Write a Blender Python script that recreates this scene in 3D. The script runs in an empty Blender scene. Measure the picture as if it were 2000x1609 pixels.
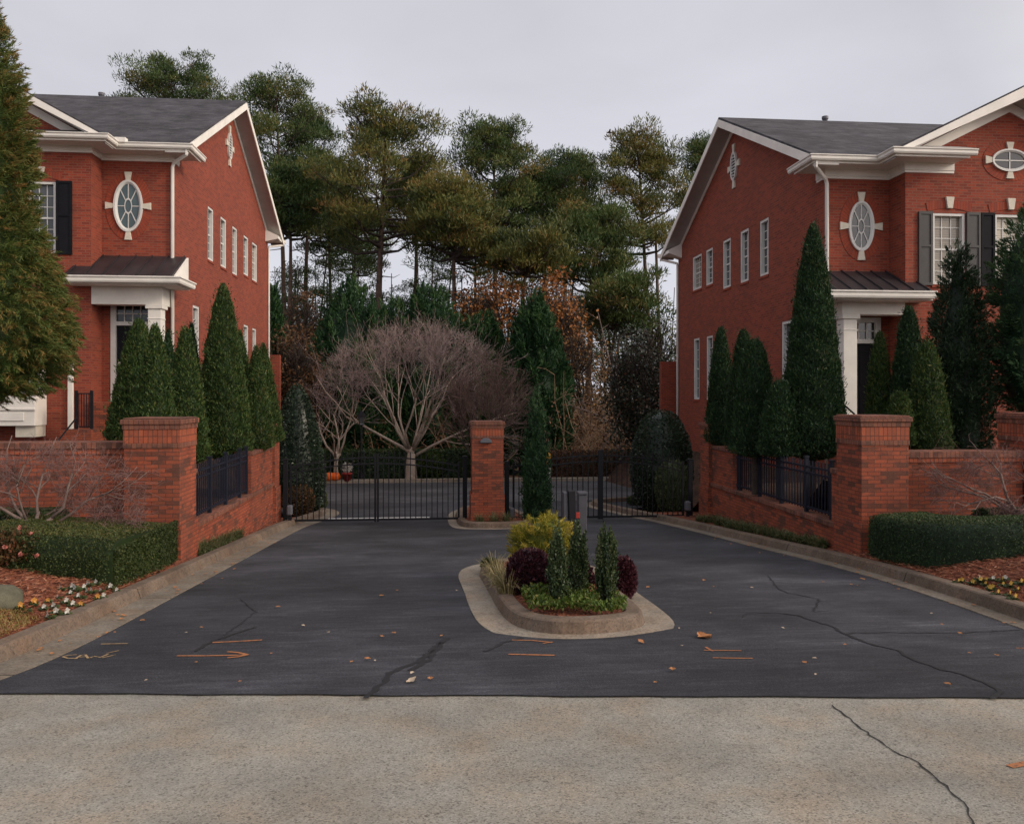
import bpy, bmesh, math, random
import numpy as np
from mathutils import Vector, noise

D = bpy.data
COL = bpy.context.scene.collection
R_ = math.radians

# ------------------------------------------------------------------ survey
# The camera stands at the origin, 1.6 m up; the driveway axis is +Y and the
# drive falls 7.4 % away from the street.
FPX, HY, CH = 1550.0, 770.0, 1.6
YAW = math.atan(140.0 / FPX)
SY, CY = math.sin(YAW), math.cos(YAW)
FALL = 0.0739
GATE_Y = 18.8

def ray(x, y):
    t = (x - 1000.0) / FPX
    return (SY + t * CY, CY - t * SY, (HY - y) / FPX)

def PY(x, y, Y):
    d = ray(x, y); k = Y / d[1]
    return Vector((d[0] * k, Y, CH + d[2] * k))

def PX(x, y, X):
    d = ray(x, y); k = X / d[0]
    return Vector((X, d[1] * k, CH + d[2] * k))

def G(x, y, off=0.0):
    d = ray(x, y); k = (off - CH) / (d[2] + FALL * d[1])
    return Vector((d[0] * k, d[1] * k, CH + d[2] * k))

def gz(Y):
    if Y < GATE_Y: return -FALL * Y
    z = -FALL * GATE_Y - 0.05 * (min(Y, 36) - GATE_Y)
    return z

# ------------------------------------------------------------------ materials
def new_mat(name):
    m = D.materials.new(name); m.use_nodes = True
    nt = m.node_tree
    b = nt.nodes['Principled BSDF']
    b.inputs['Specular IOR Level'].default_value = 0.3
    return m, nt, b

def N(nt, typ, **kw):
    n = nt.nodes.new(typ)
    for k, v in kw.items():
        if k.startswith('i_'):
            n.inputs[k[2:].replace('_', ' ')].default_value = v
        else:
            setattr(n, k, v)
    return n

def ramp(nt, fac, stops):
    r = nt.nodes.new('ShaderNodeValToRGB')
    while len(r.color_ramp.elements) < len(stops): r.color_ramp.elements.new(0.5)
    for e, (p, c) in zip(r.color_ramp.elements, stops):
        e.position = p; e.color = (*c, 1) if len(c) == 3 else c
    nt.links.new(fac, r.inputs['Fac'])
    return r.outputs['Color']

def noise_fac(nt, scale, detail=4, rough=0.55, vec=None, coord='Object', dist=0.0):
    n = N(nt, 'ShaderNodeTexNoise'); n.inputs['Scale'].default_value = scale
    n.inputs['Detail'].default_value = detail; n.inputs['Roughness'].default_value = rough
    n.inputs['Distortion'].default_value = dist
    if vec is None:
        tc = N(nt, 'ShaderNodeTexCoord'); vec = tc.outputs[coord]
    nt.links.new(vec, n.inputs['Vector'])
    return n.outputs['Fac']

def mixc(nt, fac, a, b, blend='MIX'):
    m = N(nt, 'ShaderNodeMix', data_type='RGBA', blend_type=blend)
    for s, v in ((0, fac), (6, a), (7, b)):
        if hasattr(v, 'is_linked') or hasattr(v, 'links'): nt.links.new(v, m.inputs[s])
        else: m.inputs[s].default_value = v if s == 0 else (*v, 1)
    return m.outputs[2]

def bump(nt, b, h, strength, dist=0.01):
    n = N(nt, 'ShaderNodeBump'); n.inputs['Strength'].default_value = strength
    n.inputs['Distance'].default_value = dist
    nt.links.new(h, n.inputs['Height']); nt.links.new(n.outputs['Normal'], b.inputs['Normal'])

def plain(name, col, rough=0.6, var=0.15, scale=6.0, metal=0.0, spec=0.3, bmp=0.0):
    m, nt, b = new_mat(name)
    f = noise_fac(nt, scale, 5, 0.6)
    lo = tuple(c * (1 - var) for c in col); hi = tuple(min(1, c * (1 + var)) for c in col)
    nt.links.new(ramp(nt, f, [(0.3, lo), (0.7, hi)]), b.inputs['Base Color'])
    b.inputs['Roughness'].default_value = rough; b.inputs['Metallic'].default_value = metal
    b.inputs['Specular IOR Level'].default_value = spec
    if bmp: bump(nt, b, noise_fac(nt, scale * 8, 4), bmp, 0.01)
    return m

def brick(name, c1, c2, mortar, bw=0.203, bh=0.064, dark=(0.075, 0.04, 0.03), darkamt=0.5, soldier=False, msize=0.006, stain=0.35, weather=None):
    m, nt, b = new_mat(name)
    uv = N(nt, 'ShaderNodeTexCoord').outputs['UV']
    if soldier:
        mp = N(nt, 'ShaderNodeMapping'); mp.inputs['Rotation'].default_value = (0, 0, math.pi / 2)
        nt.links.new(uv, mp.inputs['Vector']); uv = mp.outputs['Vector']
    t = N(nt, 'ShaderNodeTexBrick'); nt.links.new(uv, t.inputs['Vector'])
    t.offset = 0.0 if soldier else 0.5
    t.inputs['Scale'].default_value = 1.0
    t.inputs['Brick Width'].default_value = bw; t.inputs['Row Height'].default_value = bh
    t.inputs['Mortar Size'].default_value = msize; t.inputs['Mortar Smooth'].default_value = 0.25
    t.inputs['Bias'].default_value = -0.1
    t.inputs['Color1'].default_value = (*c1, 1); t.inputs['Color2'].default_value = (*c2, 1)
    t.inputs['Mortar'].default_value = (*mortar, 1)
    # whole bricks burnt darker, in irregular patches
    sc = N(nt, 'ShaderNodeMapping'); sc.inputs['Scale'].default_value = (1 / bw, 1 / bh, 1)
    nt.links.new(uv, sc.inputs['Vector'])
    wn = N(nt, 'ShaderNodeTexWhiteNoise', noise_dimensions='2D')
    sp = N(nt, 'ShaderNodeSeparateXYZ'); nt.links.new(sc.outputs['Vector'], sp.inputs[0])
    def mth(op, a, c=None):
        q = N(nt, 'ShaderNodeMath', operation=op)
        for k, s in enumerate((a, c)):
            if s is None: continue
            if hasattr(s, 'links'): nt.links.new(s, q.inputs[k])
            else: q.inputs[k].default_value = s
        return q.outputs[0]
    row = mth('FLOOR', sp.outputs['Y'])
    sh = mth('MULTIPLY', mth('SUBTRACT', 1.0, mth('FLOORED_MODULO', row, 2.0)), 0.0 if soldier else 0.5)
    cb = N(nt, 'ShaderNodeCombineXYZ'); nt.links.new(mth('FLOOR', mth('ADD', sp.outputs['X'], sh)), cb.inputs[0]); nt.links.new(row, cb.inputs[1])
    nt.links.new(cb.outputs[0], wn.inputs['Vector'])
    stz = N(nt, 'ShaderNodeMapping'); stz.inputs['Scale'].default_value = (1, 1, 2.2)
    nt.links.new(N(nt, 'ShaderNodeTexCoord').outputs['Object'], stz.inputs['Vector'])
    big = noise_fac(nt, 1.9, 3, 0.6, vec=stz.outputs['Vector'])
    mul = N(nt, 'ShaderNodeMath', operation='MULTIPLY_ADD')
    nt.links.new(wn.outputs['Value'], mul.inputs[0]); mul.inputs[1].default_value = 0.34
    nt.links.new(big, mul.inputs[2])
    f = ramp(nt, mul.outputs[0], [(0.70, (0, 0, 0)), (0.83, (darkamt,) * 3)])
    col = mixc(nt, f, t.outputs['Color'], dark)
    # broad weathering
    w = ramp(nt, noise_fac(nt, 0.55, 4, 0.6), [(0.3, (1 - stain,) * 3), (0.65, (1, 1, 1))])
    col = mixc(nt, 1.0, col, w, 'MULTIPLY')
    # rain streaks and a browner, sootier tone in places
    sm = N(nt, 'ShaderNodeMapping'); sm.inputs['Scale'].default_value = (2.2, 2.2, 0.22)
    nt.links.new(N(nt, 'ShaderNodeTexCoord').outputs['Object'], sm.inputs['Vector'])
    sk = noise_fac(nt, 1.6, 5, 0.65, vec=sm.outputs['Vector'])
    col = mixc(nt, ramp(nt, sk, [(0.46, (0, 0, 0)), (0.72, (stain * 1.3,) * 3)]), col, (0.12, 0.062, 0.042))
    fine = ramp(nt, noise_fac(nt, 45, 3, 0.7), [(0.3, (0.82,) * 3), (0.7, (1.1,) * 3)])
    col = mixc(nt, 1.0, col, fine, 'MULTIPLY')
    nt.links.new(col, b.inputs['Base Color'])
    b.inputs['Roughness'].default_value = 0.85
    bump(nt, b, t.outputs['Fac'], -0.5, 0.008)
    return m

def foliage_mat(name, cols, trans=0.22, rough=0.6, scale=1.5):
    """cols: three colours across the leaf tint attribute."""
    m, nt, b = new_mat(name)
    a = N(nt, 'ShaderNodeAttribute', attribute_name='tint')
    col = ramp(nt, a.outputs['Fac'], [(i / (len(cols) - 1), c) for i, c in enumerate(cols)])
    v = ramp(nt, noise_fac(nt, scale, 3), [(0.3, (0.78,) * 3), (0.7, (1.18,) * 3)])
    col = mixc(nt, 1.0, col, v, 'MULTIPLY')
    nt.links.new(col, b.inputs['Base Color'])
    b.inputs['Roughness'].default_value = rough
    if trans:
        tr = N(nt, 'ShaderNodeBsdfTranslucent'); nt.links.new(col, tr.inputs['Color'])
        mx = N(nt, 'ShaderNodeMixShader'); mx.inputs[0].default_value = trans
        out = nt.nodes['Material Output']
        nt.links.new(b.outputs[0], mx.inputs[1]); nt.links.new(tr.outputs[0], mx.inputs[2])
        nt.links.new(mx.outputs[0], out.inputs['Surface'])
    return m

M = {}
M['brick_house'] = brick('brick_house', (0.32, 0.057, 0.028), (0.19, 0.031, 0.019), (0.23, 0.10, 0.067), darkamt=0.2, stain=0.12, msize=0.009)
M['brick_arch'] = brick('brick_arch', (0.33, 0.063, 0.03), (0.25, 0.046, 0.026), (0.13, 0.045, 0.03), bw=0.068, bh=0.24, darkamt=0.2, stain=0.1)
M['brick_wall'] = brick('brick_wall', (0.39, 0.094, 0.044), (0.265, 0.062, 0.033), (0.12, 0.048, 0.033), bw=0.19, bh=0.057, darkamt=0.72, stain=0.28, msize=0.006)
M['soldier'] = brick('brick_soldier', (0.42, 0.105, 0.047), (0.30, 0.076, 0.04), (0.12, 0.045, 0.03), darkamt=0.45, soldier=True, stain=0.2)
M['brick_cap'] = brick('brick_cap', (0.30, 0.115, 0.07), (0.22, 0.08, 0.055), (0.10, 0.05, 0.04), bw=0.068, bh=0.21, darkamt=0.75, stain=0.45)
M['white'] = plain('white_paint', (0.76, 0.725, 0.665), 0.6, 0.08, 2.2, bmp=0.03)
M['stone'] = plain('pale_cast_stone', (0.60, 0.55, 0.46), 0.8, 0.1, 9, bmp=0.1)
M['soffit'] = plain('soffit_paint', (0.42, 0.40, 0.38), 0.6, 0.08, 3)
M['muntin'] = plain('window_paint', (0.62, 0.61, 0.58), 0.5, 0.05, 5)
M['copper'] = plain('dark_metal_roofing', (0.034, 0.028, 0.031), 0.45, 0.3, 2.0, metal=0.2, spec=0.5)
M['shutter_black'] = plain('black_shutter_paint', (0.010, 0.010, 0.013), 0.7, 0.2, spec=.12)
M['shutter_grey'] = plain('faded_black_shutter_paint', (0.055, 0.052, 0.05), 0.5, 0.15)
M['iron'] = plain('black_iron', (0.010, 0.010, 0.013), 0.6, 0.2, spec=0.2)
M['iron_blue'] = plain('blueblack_iron', (0.012, 0.014, 0.024), 0.55, 0.2, spec=0.25)
M['door'] = plain('black_door_paint', (0.010, 0.010, 0.013), 0.6, 0.2, spec=0.12)
M['dark'] = plain('unlit_interior', (0.008, 0.008, 0.009), 0.9, 0.1)
M['grey_metal'] = plain('grey_metal', (0.10, 0.10, 0.115), 0.5, 0.12, spec=0.4)
M['keypad'] = plain('dull_grey_enamel', (0.055, 0.055, 0.066), 0.6, 0.15)
M['bark'] = plain('pine_bark', (0.085, 0.055, 0.042), 0.9, 0.4, 5, bmp=0.5)
M['bark_dark'] = plain('dark_bark', (0.045, 0.034, 0.028), 0.9, 0.3, 8, bmp=0.4)
M['bark_pale'] = plain('pale_smooth_bark', (0.36, 0.29, 0.235), 0.8, 0.25, 7)
M['twig_pink'] = plain('pinkish_twigs', (0.235, 0.175, 0.165), 0.85, 0.25, 3)
M['twig_maple'] = plain('maple_twigs', (0.15, 0.085, 0.075), 0.9, 0.3, 5)
M['twig_brown'] = plain('brown_twigs', (0.13, 0.085, 0.07), 0.9, 0.3, 3)
M['twig_grey'] = plain('grey_branch', (0.15, 0.108, 0.092), 0.85, 0.25, 6)
M['tan_stem'] = plain('tan_dead_stems', (0.22, 0.14, 0.09), 0.9, 0.35, 2)
M['pumpkin'] = plain('pumpkin_rind', (0.75, 0.13, 0.02), 0.5, 0.15, 12)
M['red'] = plain('red_paint', (0.55, 0.03, 0.02), 0.5, 0.15)
M['red_dull'] = plain('dull_red_paint', (0.30, 0.03, 0.022), 0.6, 0.2)
M['yellow'] = plain('yellow_paint', (0.75, 0.36, 0.03), 0.5, 0.1)
def worn_paint(name, col):
    m, nt, bs = new_mat(name)
    f = ramp(nt, noise_fac(nt, 26, 5, 0.75), [(0.32, (0, 0, 0)), (0.50, (.9,) * 3)])
    nt.links.new(mixc(nt, f, (0.045, 0.043, 0.045), col), bs.inputs['Base Color']); bs.inputs['Roughness'].default_value = 0.85
    return m
M['orange_mark'] = worn_paint('worn_orange_marking_paint', (0.40, 0.155, 0.06))
M['cream_mark'] = worn_paint('worn_pale_marking_paint', (0.40, 0.27, 0.14))
M['white_mark'] = plain('white_road_paint', (0.55, 0.54, 0.52), 0.8, 0.2, 12)
M['sealant'] = plain('crack_sealant', (0.017, 0.0165, 0.018), 0.65, 0.2, 20)
M['crack'] = plain('crack_shadowed_grit', (0.03, 0.028, 0.026), 0.95, 0.3, 40)
M['leaf_dry'] = plain('dry_leaf', (0.34, 0.15, 0.06), 0.8, 0.35, 25)
M['leaf_pale'] = plain('pale_dry_leaf', (0.48, 0.38, 0.28), 0.8, 0.3, 25)
M['rock'] = plain('lichened_rock', (0.10, 0.095, 0.065), 0.9, 0.35, 9, bmp=0.6)

def glass(name, col, rough=0.08):
    m, nt, b = new_mat(name)
    nt.links.new(ramp(nt, noise_fac(nt, 1.3, 2), [(0.35, tuple(c * .7 for c in col)), (0.7, col)]), b.inputs['Base Color'])
    b.inputs['Roughness'].default_value = rough
    b.inputs['Specular IOR Level'].default_value = 0.6
    return m
M['glass_dark'] = glass('dark_window_glass', (0.02, 0.022, 0.028))
M['glass_teal'] = glass('bluish_window_glass', (0.075, 0.115, 0.125), 0.15)
M['glass_grey'] = glass('curtained_grey_glass', (0.085, 0.09, 0.098), 0.12)

def blind(name, col):
    m, nt, b = new_mat(name)
    w = N(nt, 'ShaderNodeTexWave', wave_type='BANDS', bands_direction='Z')
    w.inputs['Scale'].default_value = 6.0
    nt.links.new(N(nt, 'ShaderNodeTexCoord').outputs['Object'], w.inputs['Vector'])
    nt.links.new(ramp(nt, w.outputs['Fac'], [(0.1, tuple(c * .72 for c in col)), (0.6, col)]), b.inputs['Base Color'])
    b.inputs['Roughness'].default_value = 0.25; b.inputs['Coat Weight'].default_value = 0.6
    return m
M['blind_tan'] = blind('glass_over_tan_blinds', (0.24, 0.205, 0.16))
M['blind_cream'] = blind('glass_over_cream_blinds', (0.48, 0.43, 0.33))

def shingles():
    m, nt, b = new_mat('charcoal_shingles')
    uv = N(nt, 'ShaderNodeTexCoord').outputs['UV']
    t = N(nt, 'ShaderNodeTexBrick'); nt.links.new(uv, t.inputs['Vector'])
    t.inputs['Scale'].default_value = 1; t.inputs['Brick Width'].default_value = 0.3; t.inputs['Row Height'].default_value = 0.145
    t.inputs['Mortar Size'].default_value = 0.006; t.inputs['Mortar Smooth'].default_value = 0.5
    t.inputs['Color1'].default_value = (0.072, 0.068, 0.075, 1); t.inputs['Color2'].default_value = (0.040, 0.038, 0.045, 1)
    t.inputs['Mortar'].default_value = (0.028, 0.026, 0.029, 1)
    w = ramp(nt, noise_fac(nt, 1.3, 6, 0.7), [(0.32, (0.5,) * 3), (0.68, (1.4,) * 3)])
    col = mixc(nt, 1, t.outputs['Color'], w, 'MULTIPLY')
    nt.links.new(col, b.inputs['Base Color']); b.inputs['Roughness'].default_value = 0.9
    bump(nt, b, t.outputs['Fac'], -0.5, 0.01)
    return m
M['shingles'] = shingles()

def asphalt(name, base):
    m, nt, b = new_mat(name)
    obj = N(nt, 'ShaderNodeTexCoord').outputs['Object']
    mp = N(nt, 'ShaderNodeMapping'); mp.inputs['Scale'].default_value = (0.8, 1.25, 1); mp.inputs['Rotation'].default_value = (0, 0, .35)
    nt.links.new(obj, mp.inputs['Vector'])
    st = noise_fac(nt, 1.1, 6, 0.65, vec=mp.outputs['Vector'])
    c = ramp(nt, st, [(0.30, tuple(v * .6 for v in base)), (0.52, base), (0.62, tuple(v * 1.3 for v in base)), (0.78, tuple(v * 2.1 for v in base))])
    big = ramp(nt, noise_fac(nt, 0.32, 3, 0.5), [(0.36, (0.74,) * 3), (0.64, (1.42,) * 3)])
    c = mixc(nt, 1, c, big, 'MULTIPLY')
    s2 = N(nt, 'ShaderNodeMapping'); s2.inputs['Scale'].default_value = (1.2, 9, 1); s2.inputs['Rotation'].default_value = (0, 0, -.12)
    nt.links.new(obj, s2.inputs['Vector'])
    c = mixc(nt, 1, c, ramp(nt, noise_fac(nt, 1.8, 6, 0.7, vec=s2.outputs['Vector'], dist=.6), [(0.34, (0.8,) * 3), (0.5, (1,) * 3), (0.68, (1.5, 1.48, 1.42))]), 'MULTIPLY')
    grit = noise_fac(nt, 95, 3, 0.75)
    c = mixc(nt, 1, c, ramp(nt, grit, [(0.35, (0.5,) * 3), (0.58, (1.1,) * 3), (0.72, (2.6,) * 3)]), 'MULTIPLY')
    nt.links.new(c, b.inputs['Base Color'])
    b.inputs['Roughness'].default_value = 0.82
    b.inputs['Specular IOR Level'].default_value = 0.25
    bump(nt, b, grit, 0.35, 0.006)
    return m
M['asphalt'] = asphalt('asphalt', (0.0375, 0.0380, 0.0445))
M['asphalt2'] = asphalt('worn_asphalt', (0.068, 0.068, 0.074))

def concrete(name, base, speck=0.5, gritscale=75, joint=0.0, grime=0.0):
    m, nt, b = new_mat(name)
    big = ramp(nt, noise_fac(nt, 0.9, 6, 0.65, dist=0.4), [(0.3, tuple(v * .72 for v in base)), (0.55, base), (0.75, tuple(v * 1.18 for v in base))])
    warm = ramp(nt, noise_fac(nt, 2.3, 4), [(0.42, (1, 1, 1)), (0.75, (1.06, 0.93, 0.82))])
    c = mixc(nt, 1, big, warm, 'MULTIPLY')
    vo = N(nt, 'ShaderNodeTexVoronoi'); vo.inputs['Scale'].default_value = gritscale
    nt.links.new(N(nt, 'ShaderNodeTexCoord').outputs['Object'], vo.inputs['Vector'])
    sep = N(nt, 'ShaderNodeSeparateColor'); nt.links.new(vo.outputs['Color'], sep.inputs[0])
    g = ramp(nt, sep.outputs[0], [(0.0, (1 - speck,) * 3), (0.25, (0.92,) * 3), (0.75, (1.05,) * 3), (1.0, (1 + speck * .55,) * 3)])
    c = mixc(nt, 1, c, g, 'MULTIPLY')
    pit = ramp(nt, noise_fac(nt, 28, 4, 0.7), [(0.30, (0.5,) * 3), (0.42, (1,) * 3)])
    c = mixc(nt, 1, c, pit, 'MULTIPLY')
    if grime:
        c = mixc(nt, ramp(nt, noise_fac(nt, 3.4, 6, 0.7), [(0.42, (0, 0, 0)), (0.66, (grime,) * 3)]), c, (0.055, 0.04, 0.03))
    if joint:
        sx = N(nt, 'ShaderNodeSeparateXYZ'); nt.links.new(N(nt, 'ShaderNodeNewGeometry').outputs['Position'], sx.inputs[0])
        md = N(nt, 'ShaderNodeMath', operation='PINGPONG'); nt.links.new(sx.outputs['Y'], md.inputs[0]); md.inputs[1].default_value = joint / 2
        c = mixc(nt, ramp(nt, md.outputs[0], [(0.004, (1,) * 3), (0.014, (0,) * 3)]), c, (0.03, 0.024, 0.02))
    nt.links.new(c, b.inputs['Base Color']); b.inputs['Roughness'].default_value = 0.9
    bump(nt, b, noise_fac(nt, gritscale, 3), 0.4, 0.006)
    return m
M['street'] = concrete('exposed_aggregate_concrete', (0.285, 0.272, 0.236), 0.5, 120, grime=.14)
M['kerb'] = concrete('kerb_concrete', (0.175, 0.132, 0.10), 0.3, 60, 3.05, .55)
M['gutter_side'] = concrete('side_gutter_concrete', (0.215, 0.185, 0.148), 0.3, 60, 3.05, .4)
M['apron'] = concrete('gutter_concrete', (0.275, 0.24, 0.195), 0.3, 60, 0, .35)

def soil(name, cols, scale=35):
    m, nt, b = new_mat(name)
    vo = N(nt, 'ShaderNodeTexVoronoi'); vo.inputs['Scale'].default_value = scale
    tc = N(nt, 'ShaderNodeTexCoord').outputs['Object']
    mp = N(nt, 'ShaderNodeMapping'); mp.inputs['Scale'].default_value = (1, 0.45, 1); mp.inputs['Rotation'].default_value = (0, 0, .6)
    nt.links.new(tc, mp.inputs['Vector']); nt.links.new(mp.outputs['Vector'], vo.inputs['Vector'])
    sep = N(nt, 'ShaderNodeSeparateColor'); nt.links.new(vo.outputs['Color'], sep.inputs[0])
    c = ramp(nt, sep.outputs[0], [(i / (len(cols) - 1), k) for i, k in enumerate(cols)])
    c = mixc(nt, 1, c, ramp(nt, noise_fac(nt, 2.2, 4), [(0.3, (0.6,) * 3), (0.7, (1.2,) * 3)]), 'MULTIPLY')
    nt.links.new(c, b.inputs['Base Color']); b.inputs['Roughness'].default_value = 0.95
    bump(nt, b, vo.outputs['Distance'], 0.8, 0.03)
    return m
M['mulch'] = soil('pine_straw_mulch', [(0.06, 0.02, 0.012), (0.19, 0.058, 0.03), (0.27, 0.09, 0.045), (0.12, 0.035, 0.02)])
M['litter'] = soil('leaf_litter', [(0.05, 0.03, 0.02), (0.12, 0.065, 0.035), (0.18, 0.09, 0.05), (0.07, 0.05, 0.03)], 12)
M['lot'] = soil('dark_mulch', [(0.025, 0.014, 0.010), (0.06, 0.03, 0.018), (0.085, 0.042, 0.024), (0.04, 0.026, 0.016)], 14)
M['lawn_base'] = soil('dry_lawn_soil', [(0.14, 0.10, 0.05), (0.22, 0.16, 0.075), (0.17, 0.14, 0.06)], 50)

FOL = {
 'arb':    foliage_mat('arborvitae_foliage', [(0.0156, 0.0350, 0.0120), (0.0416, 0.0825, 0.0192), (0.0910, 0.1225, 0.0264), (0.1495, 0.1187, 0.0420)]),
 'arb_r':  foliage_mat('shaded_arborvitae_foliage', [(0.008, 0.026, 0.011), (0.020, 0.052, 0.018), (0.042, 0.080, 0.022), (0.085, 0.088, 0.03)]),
 'crypt':  foliage_mat('cryptomeria_foliage', [(0.0275, 0.0567, 0.0144), (0.0688, 0.1107, 0.0216), (0.1250, 0.1418, 0.0336), (0.2500, 0.1418, 0.0420)], 0.2),
 'pine':   foliage_mat('pine_needles', [(0.0192, 0.0459, 0.0138), (0.0480, 0.0837, 0.0207), (0.0900, 0.1188, 0.0276), (0.1800, 0.1148, 0.0345)], 0.2, scale=0.3),
 'pine2':  foliage_mat('yellowing_pine_needles', [(0.0287, 0.0450, 0.0132), (0.0747, 0.0938, 0.0220), (0.1380, 0.1313, 0.0286), (0.1955, 0.1100, 0.0308)], 0.2, scale=0.3),
 'cypress':foliage_mat('leyland_foliage', [(0.0066, 0.0264, 0.0110), (0.0176, 0.0552, 0.0187), (0.0396, 0.0912, 0.0242), (0.0770, 0.1200, 0.0308)], scale=.6),
 'holly':  foliage_mat('holly_leaves', [(0.008, 0.018, 0.010), (0.020, 0.036, 0.018), (0.050, 0.068, 0.042), (0.12, 0.14, 0.11)], 0.05, 0.35),
 'hedge':  foliage_mat('clipped_hedge_leaves', [(0.012, 0.024, 0.006), (0.034, 0.054, 0.012), (0.070, 0.084, 0.020), (0.13, 0.095, 0.035)], 0.15),
 'hedge_dark': foliage_mat('dark_hedge_leaves', [(0.0104, 0.0260, 0.0104), (0.0260, 0.0546, 0.0182), (0.0585, 0.0858, 0.0260), (0.0975, 0.0975, 0.0390)], 0.12),
 'yew':    foliage_mat('dark_evergreen_foliage', [(0.005, 0.014, 0.007), (0.012, 0.030, 0.012), (0.024, 0.050, 0.018), (0.045, 0.07, 0.03)], 0.12),
 'soft':   foliage_mat('soft_evergreen_foliage', [(0.010, 0.03, 0.013), (0.024, 0.062, 0.024), (0.05, 0.10, 0.035), (0.09, 0.13, 0.05)], 0.2),
 'gold':   foliage_mat('golden_threadleaf', [(0.0850, 0.1105, 0.0120), (0.2040, 0.1955, 0.0200), (0.3570, 0.2890, 0.0350), (0.4760, 0.3400, 0.0700)], 0.25),
 'maroon': foliage_mat('maroon_leaves', [(0.018, 0.006, 0.010), (0.045, 0.012, 0.020), (0.085, 0.022, 0.030), (0.14, 0.05, 0.045)], 0.15),
 'skyp':   foliage_mat('pencil_holly_leaves', [(0.0150, 0.0300, 0.0144), (0.0375, 0.0625, 0.0240), (0.0813, 0.1100, 0.0408), (0.1500, 0.1500, 0.0660)], 0.1, 0.4),
 'lirio':  foliage_mat('pale_grass_blades', [(0.10, 0.09, 0.03), (0.24, 0.20, 0.09), (0.36, 0.30, 0.16), (0.46, 0.36, 0.20)], 0.2),
 'cover':  foliage_mat('green_groundcover', [(0.0204, 0.0396, 0.0064), (0.0578, 0.0990, 0.0144), (0.1088, 0.1518, 0.0240), (0.1768, 0.1386, 0.0480)], 0.25),
 'strip':  foliage_mat('strap_leaf_groundcover', [(0.025, 0.04, 0.014), (0.06, 0.085, 0.03), (0.11, 0.12, 0.05), (0.20, 0.16, 0.08)], 0.2),
 'rose':   foliage_mat('reddish_shrub_leaves', [(0.035, 0.022, 0.010), (0.075, 0.055, 0.02), (0.14, 0.06, 0.028), (0.26, 0.09, 0.05)], 0.2),
 'blossom':foliage_mat('pink_petals', [(0.30, 0.08, 0.065), (0.42, 0.14, 0.11), (0.52, 0.25, 0.20)], 0.2),
 'orange': foliage_mat('orange_autumn_leaves', [(0.16, 0.06, 0.022), (0.33, 0.125, 0.038), (0.46, 0.20, 0.06), (0.27, 0.17, 0.06)], 0.3, scale=.4),
 'brown':  foliage_mat('brown_dry_leaves', [(0.05, 0.028, 0.016), (0.11, 0.055, 0.028), (0.18, 0.09, 0.042), (0.10, 0.08, 0.03)], 0.2, scale=.4),
 'tan':    foliage_mat('tan_dry_leaves', [(0.11, 0.06, 0.025), (0.22, 0.115, 0.04), (0.33, 0.17, 0.06), (0.16, 0.12, 0.05)], 0.25, scale=.4),
 'magnolia': foliage_mat('magnolia_leaves', [(0.010, 0.016, 0.010), (0.022, 0.032, 0.018), (0.05, 0.058, 0.035), (0.13, 0.055, 0.03)], 0.08, 0.35),
 'lawn':   foliage_mat('dry_lawn_blades', [(0.14, 0.11, 0.03), (0.25, 0.18, 0.06), (0.34, 0.23, 0.09), (0.20, 0.20, 0.06)], 0.25),
 'pansy_w': foliage_mat('white_petals', [(0.50, 0.48, 0.43), (0.68, 0.66, 0.60)], 0.2),
 'pansy_o': foliage_mat('orange_petals', [(0.55, 0.23, 0.04), (0.66, 0.36, 0.10)], 0.2),
 'pansy_y': foliage_mat('yellow_petals', [(0.55, 0.33, 0.045), (0.66, 0.45, 0.12)], 0.2),
 'pansy_leaf': foliage_mat('pansy_leaves', [(0.02, 0.03, 0.012), (0.05, 0.075, 0.025), (0.09, 0.12, 0.04)], 0.1),
 'far':    foliage_mat('distant_leaves', [(0.03, 0.024, 0.014), (0.07, 0.05, 0.026), (0.11, 0.075, 0.04), (0.07, 0.08, 0.03)], 0.2, scale=.15),
 'mulch_bits': foliage_mat('mulch_straw', [(0.07, 0.02, 0.012), (0.20, 0.06, 0.03), (0.30, 0.11, 0.055), (0.40, 0.20, 0.12)], 0.1),
}

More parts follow.
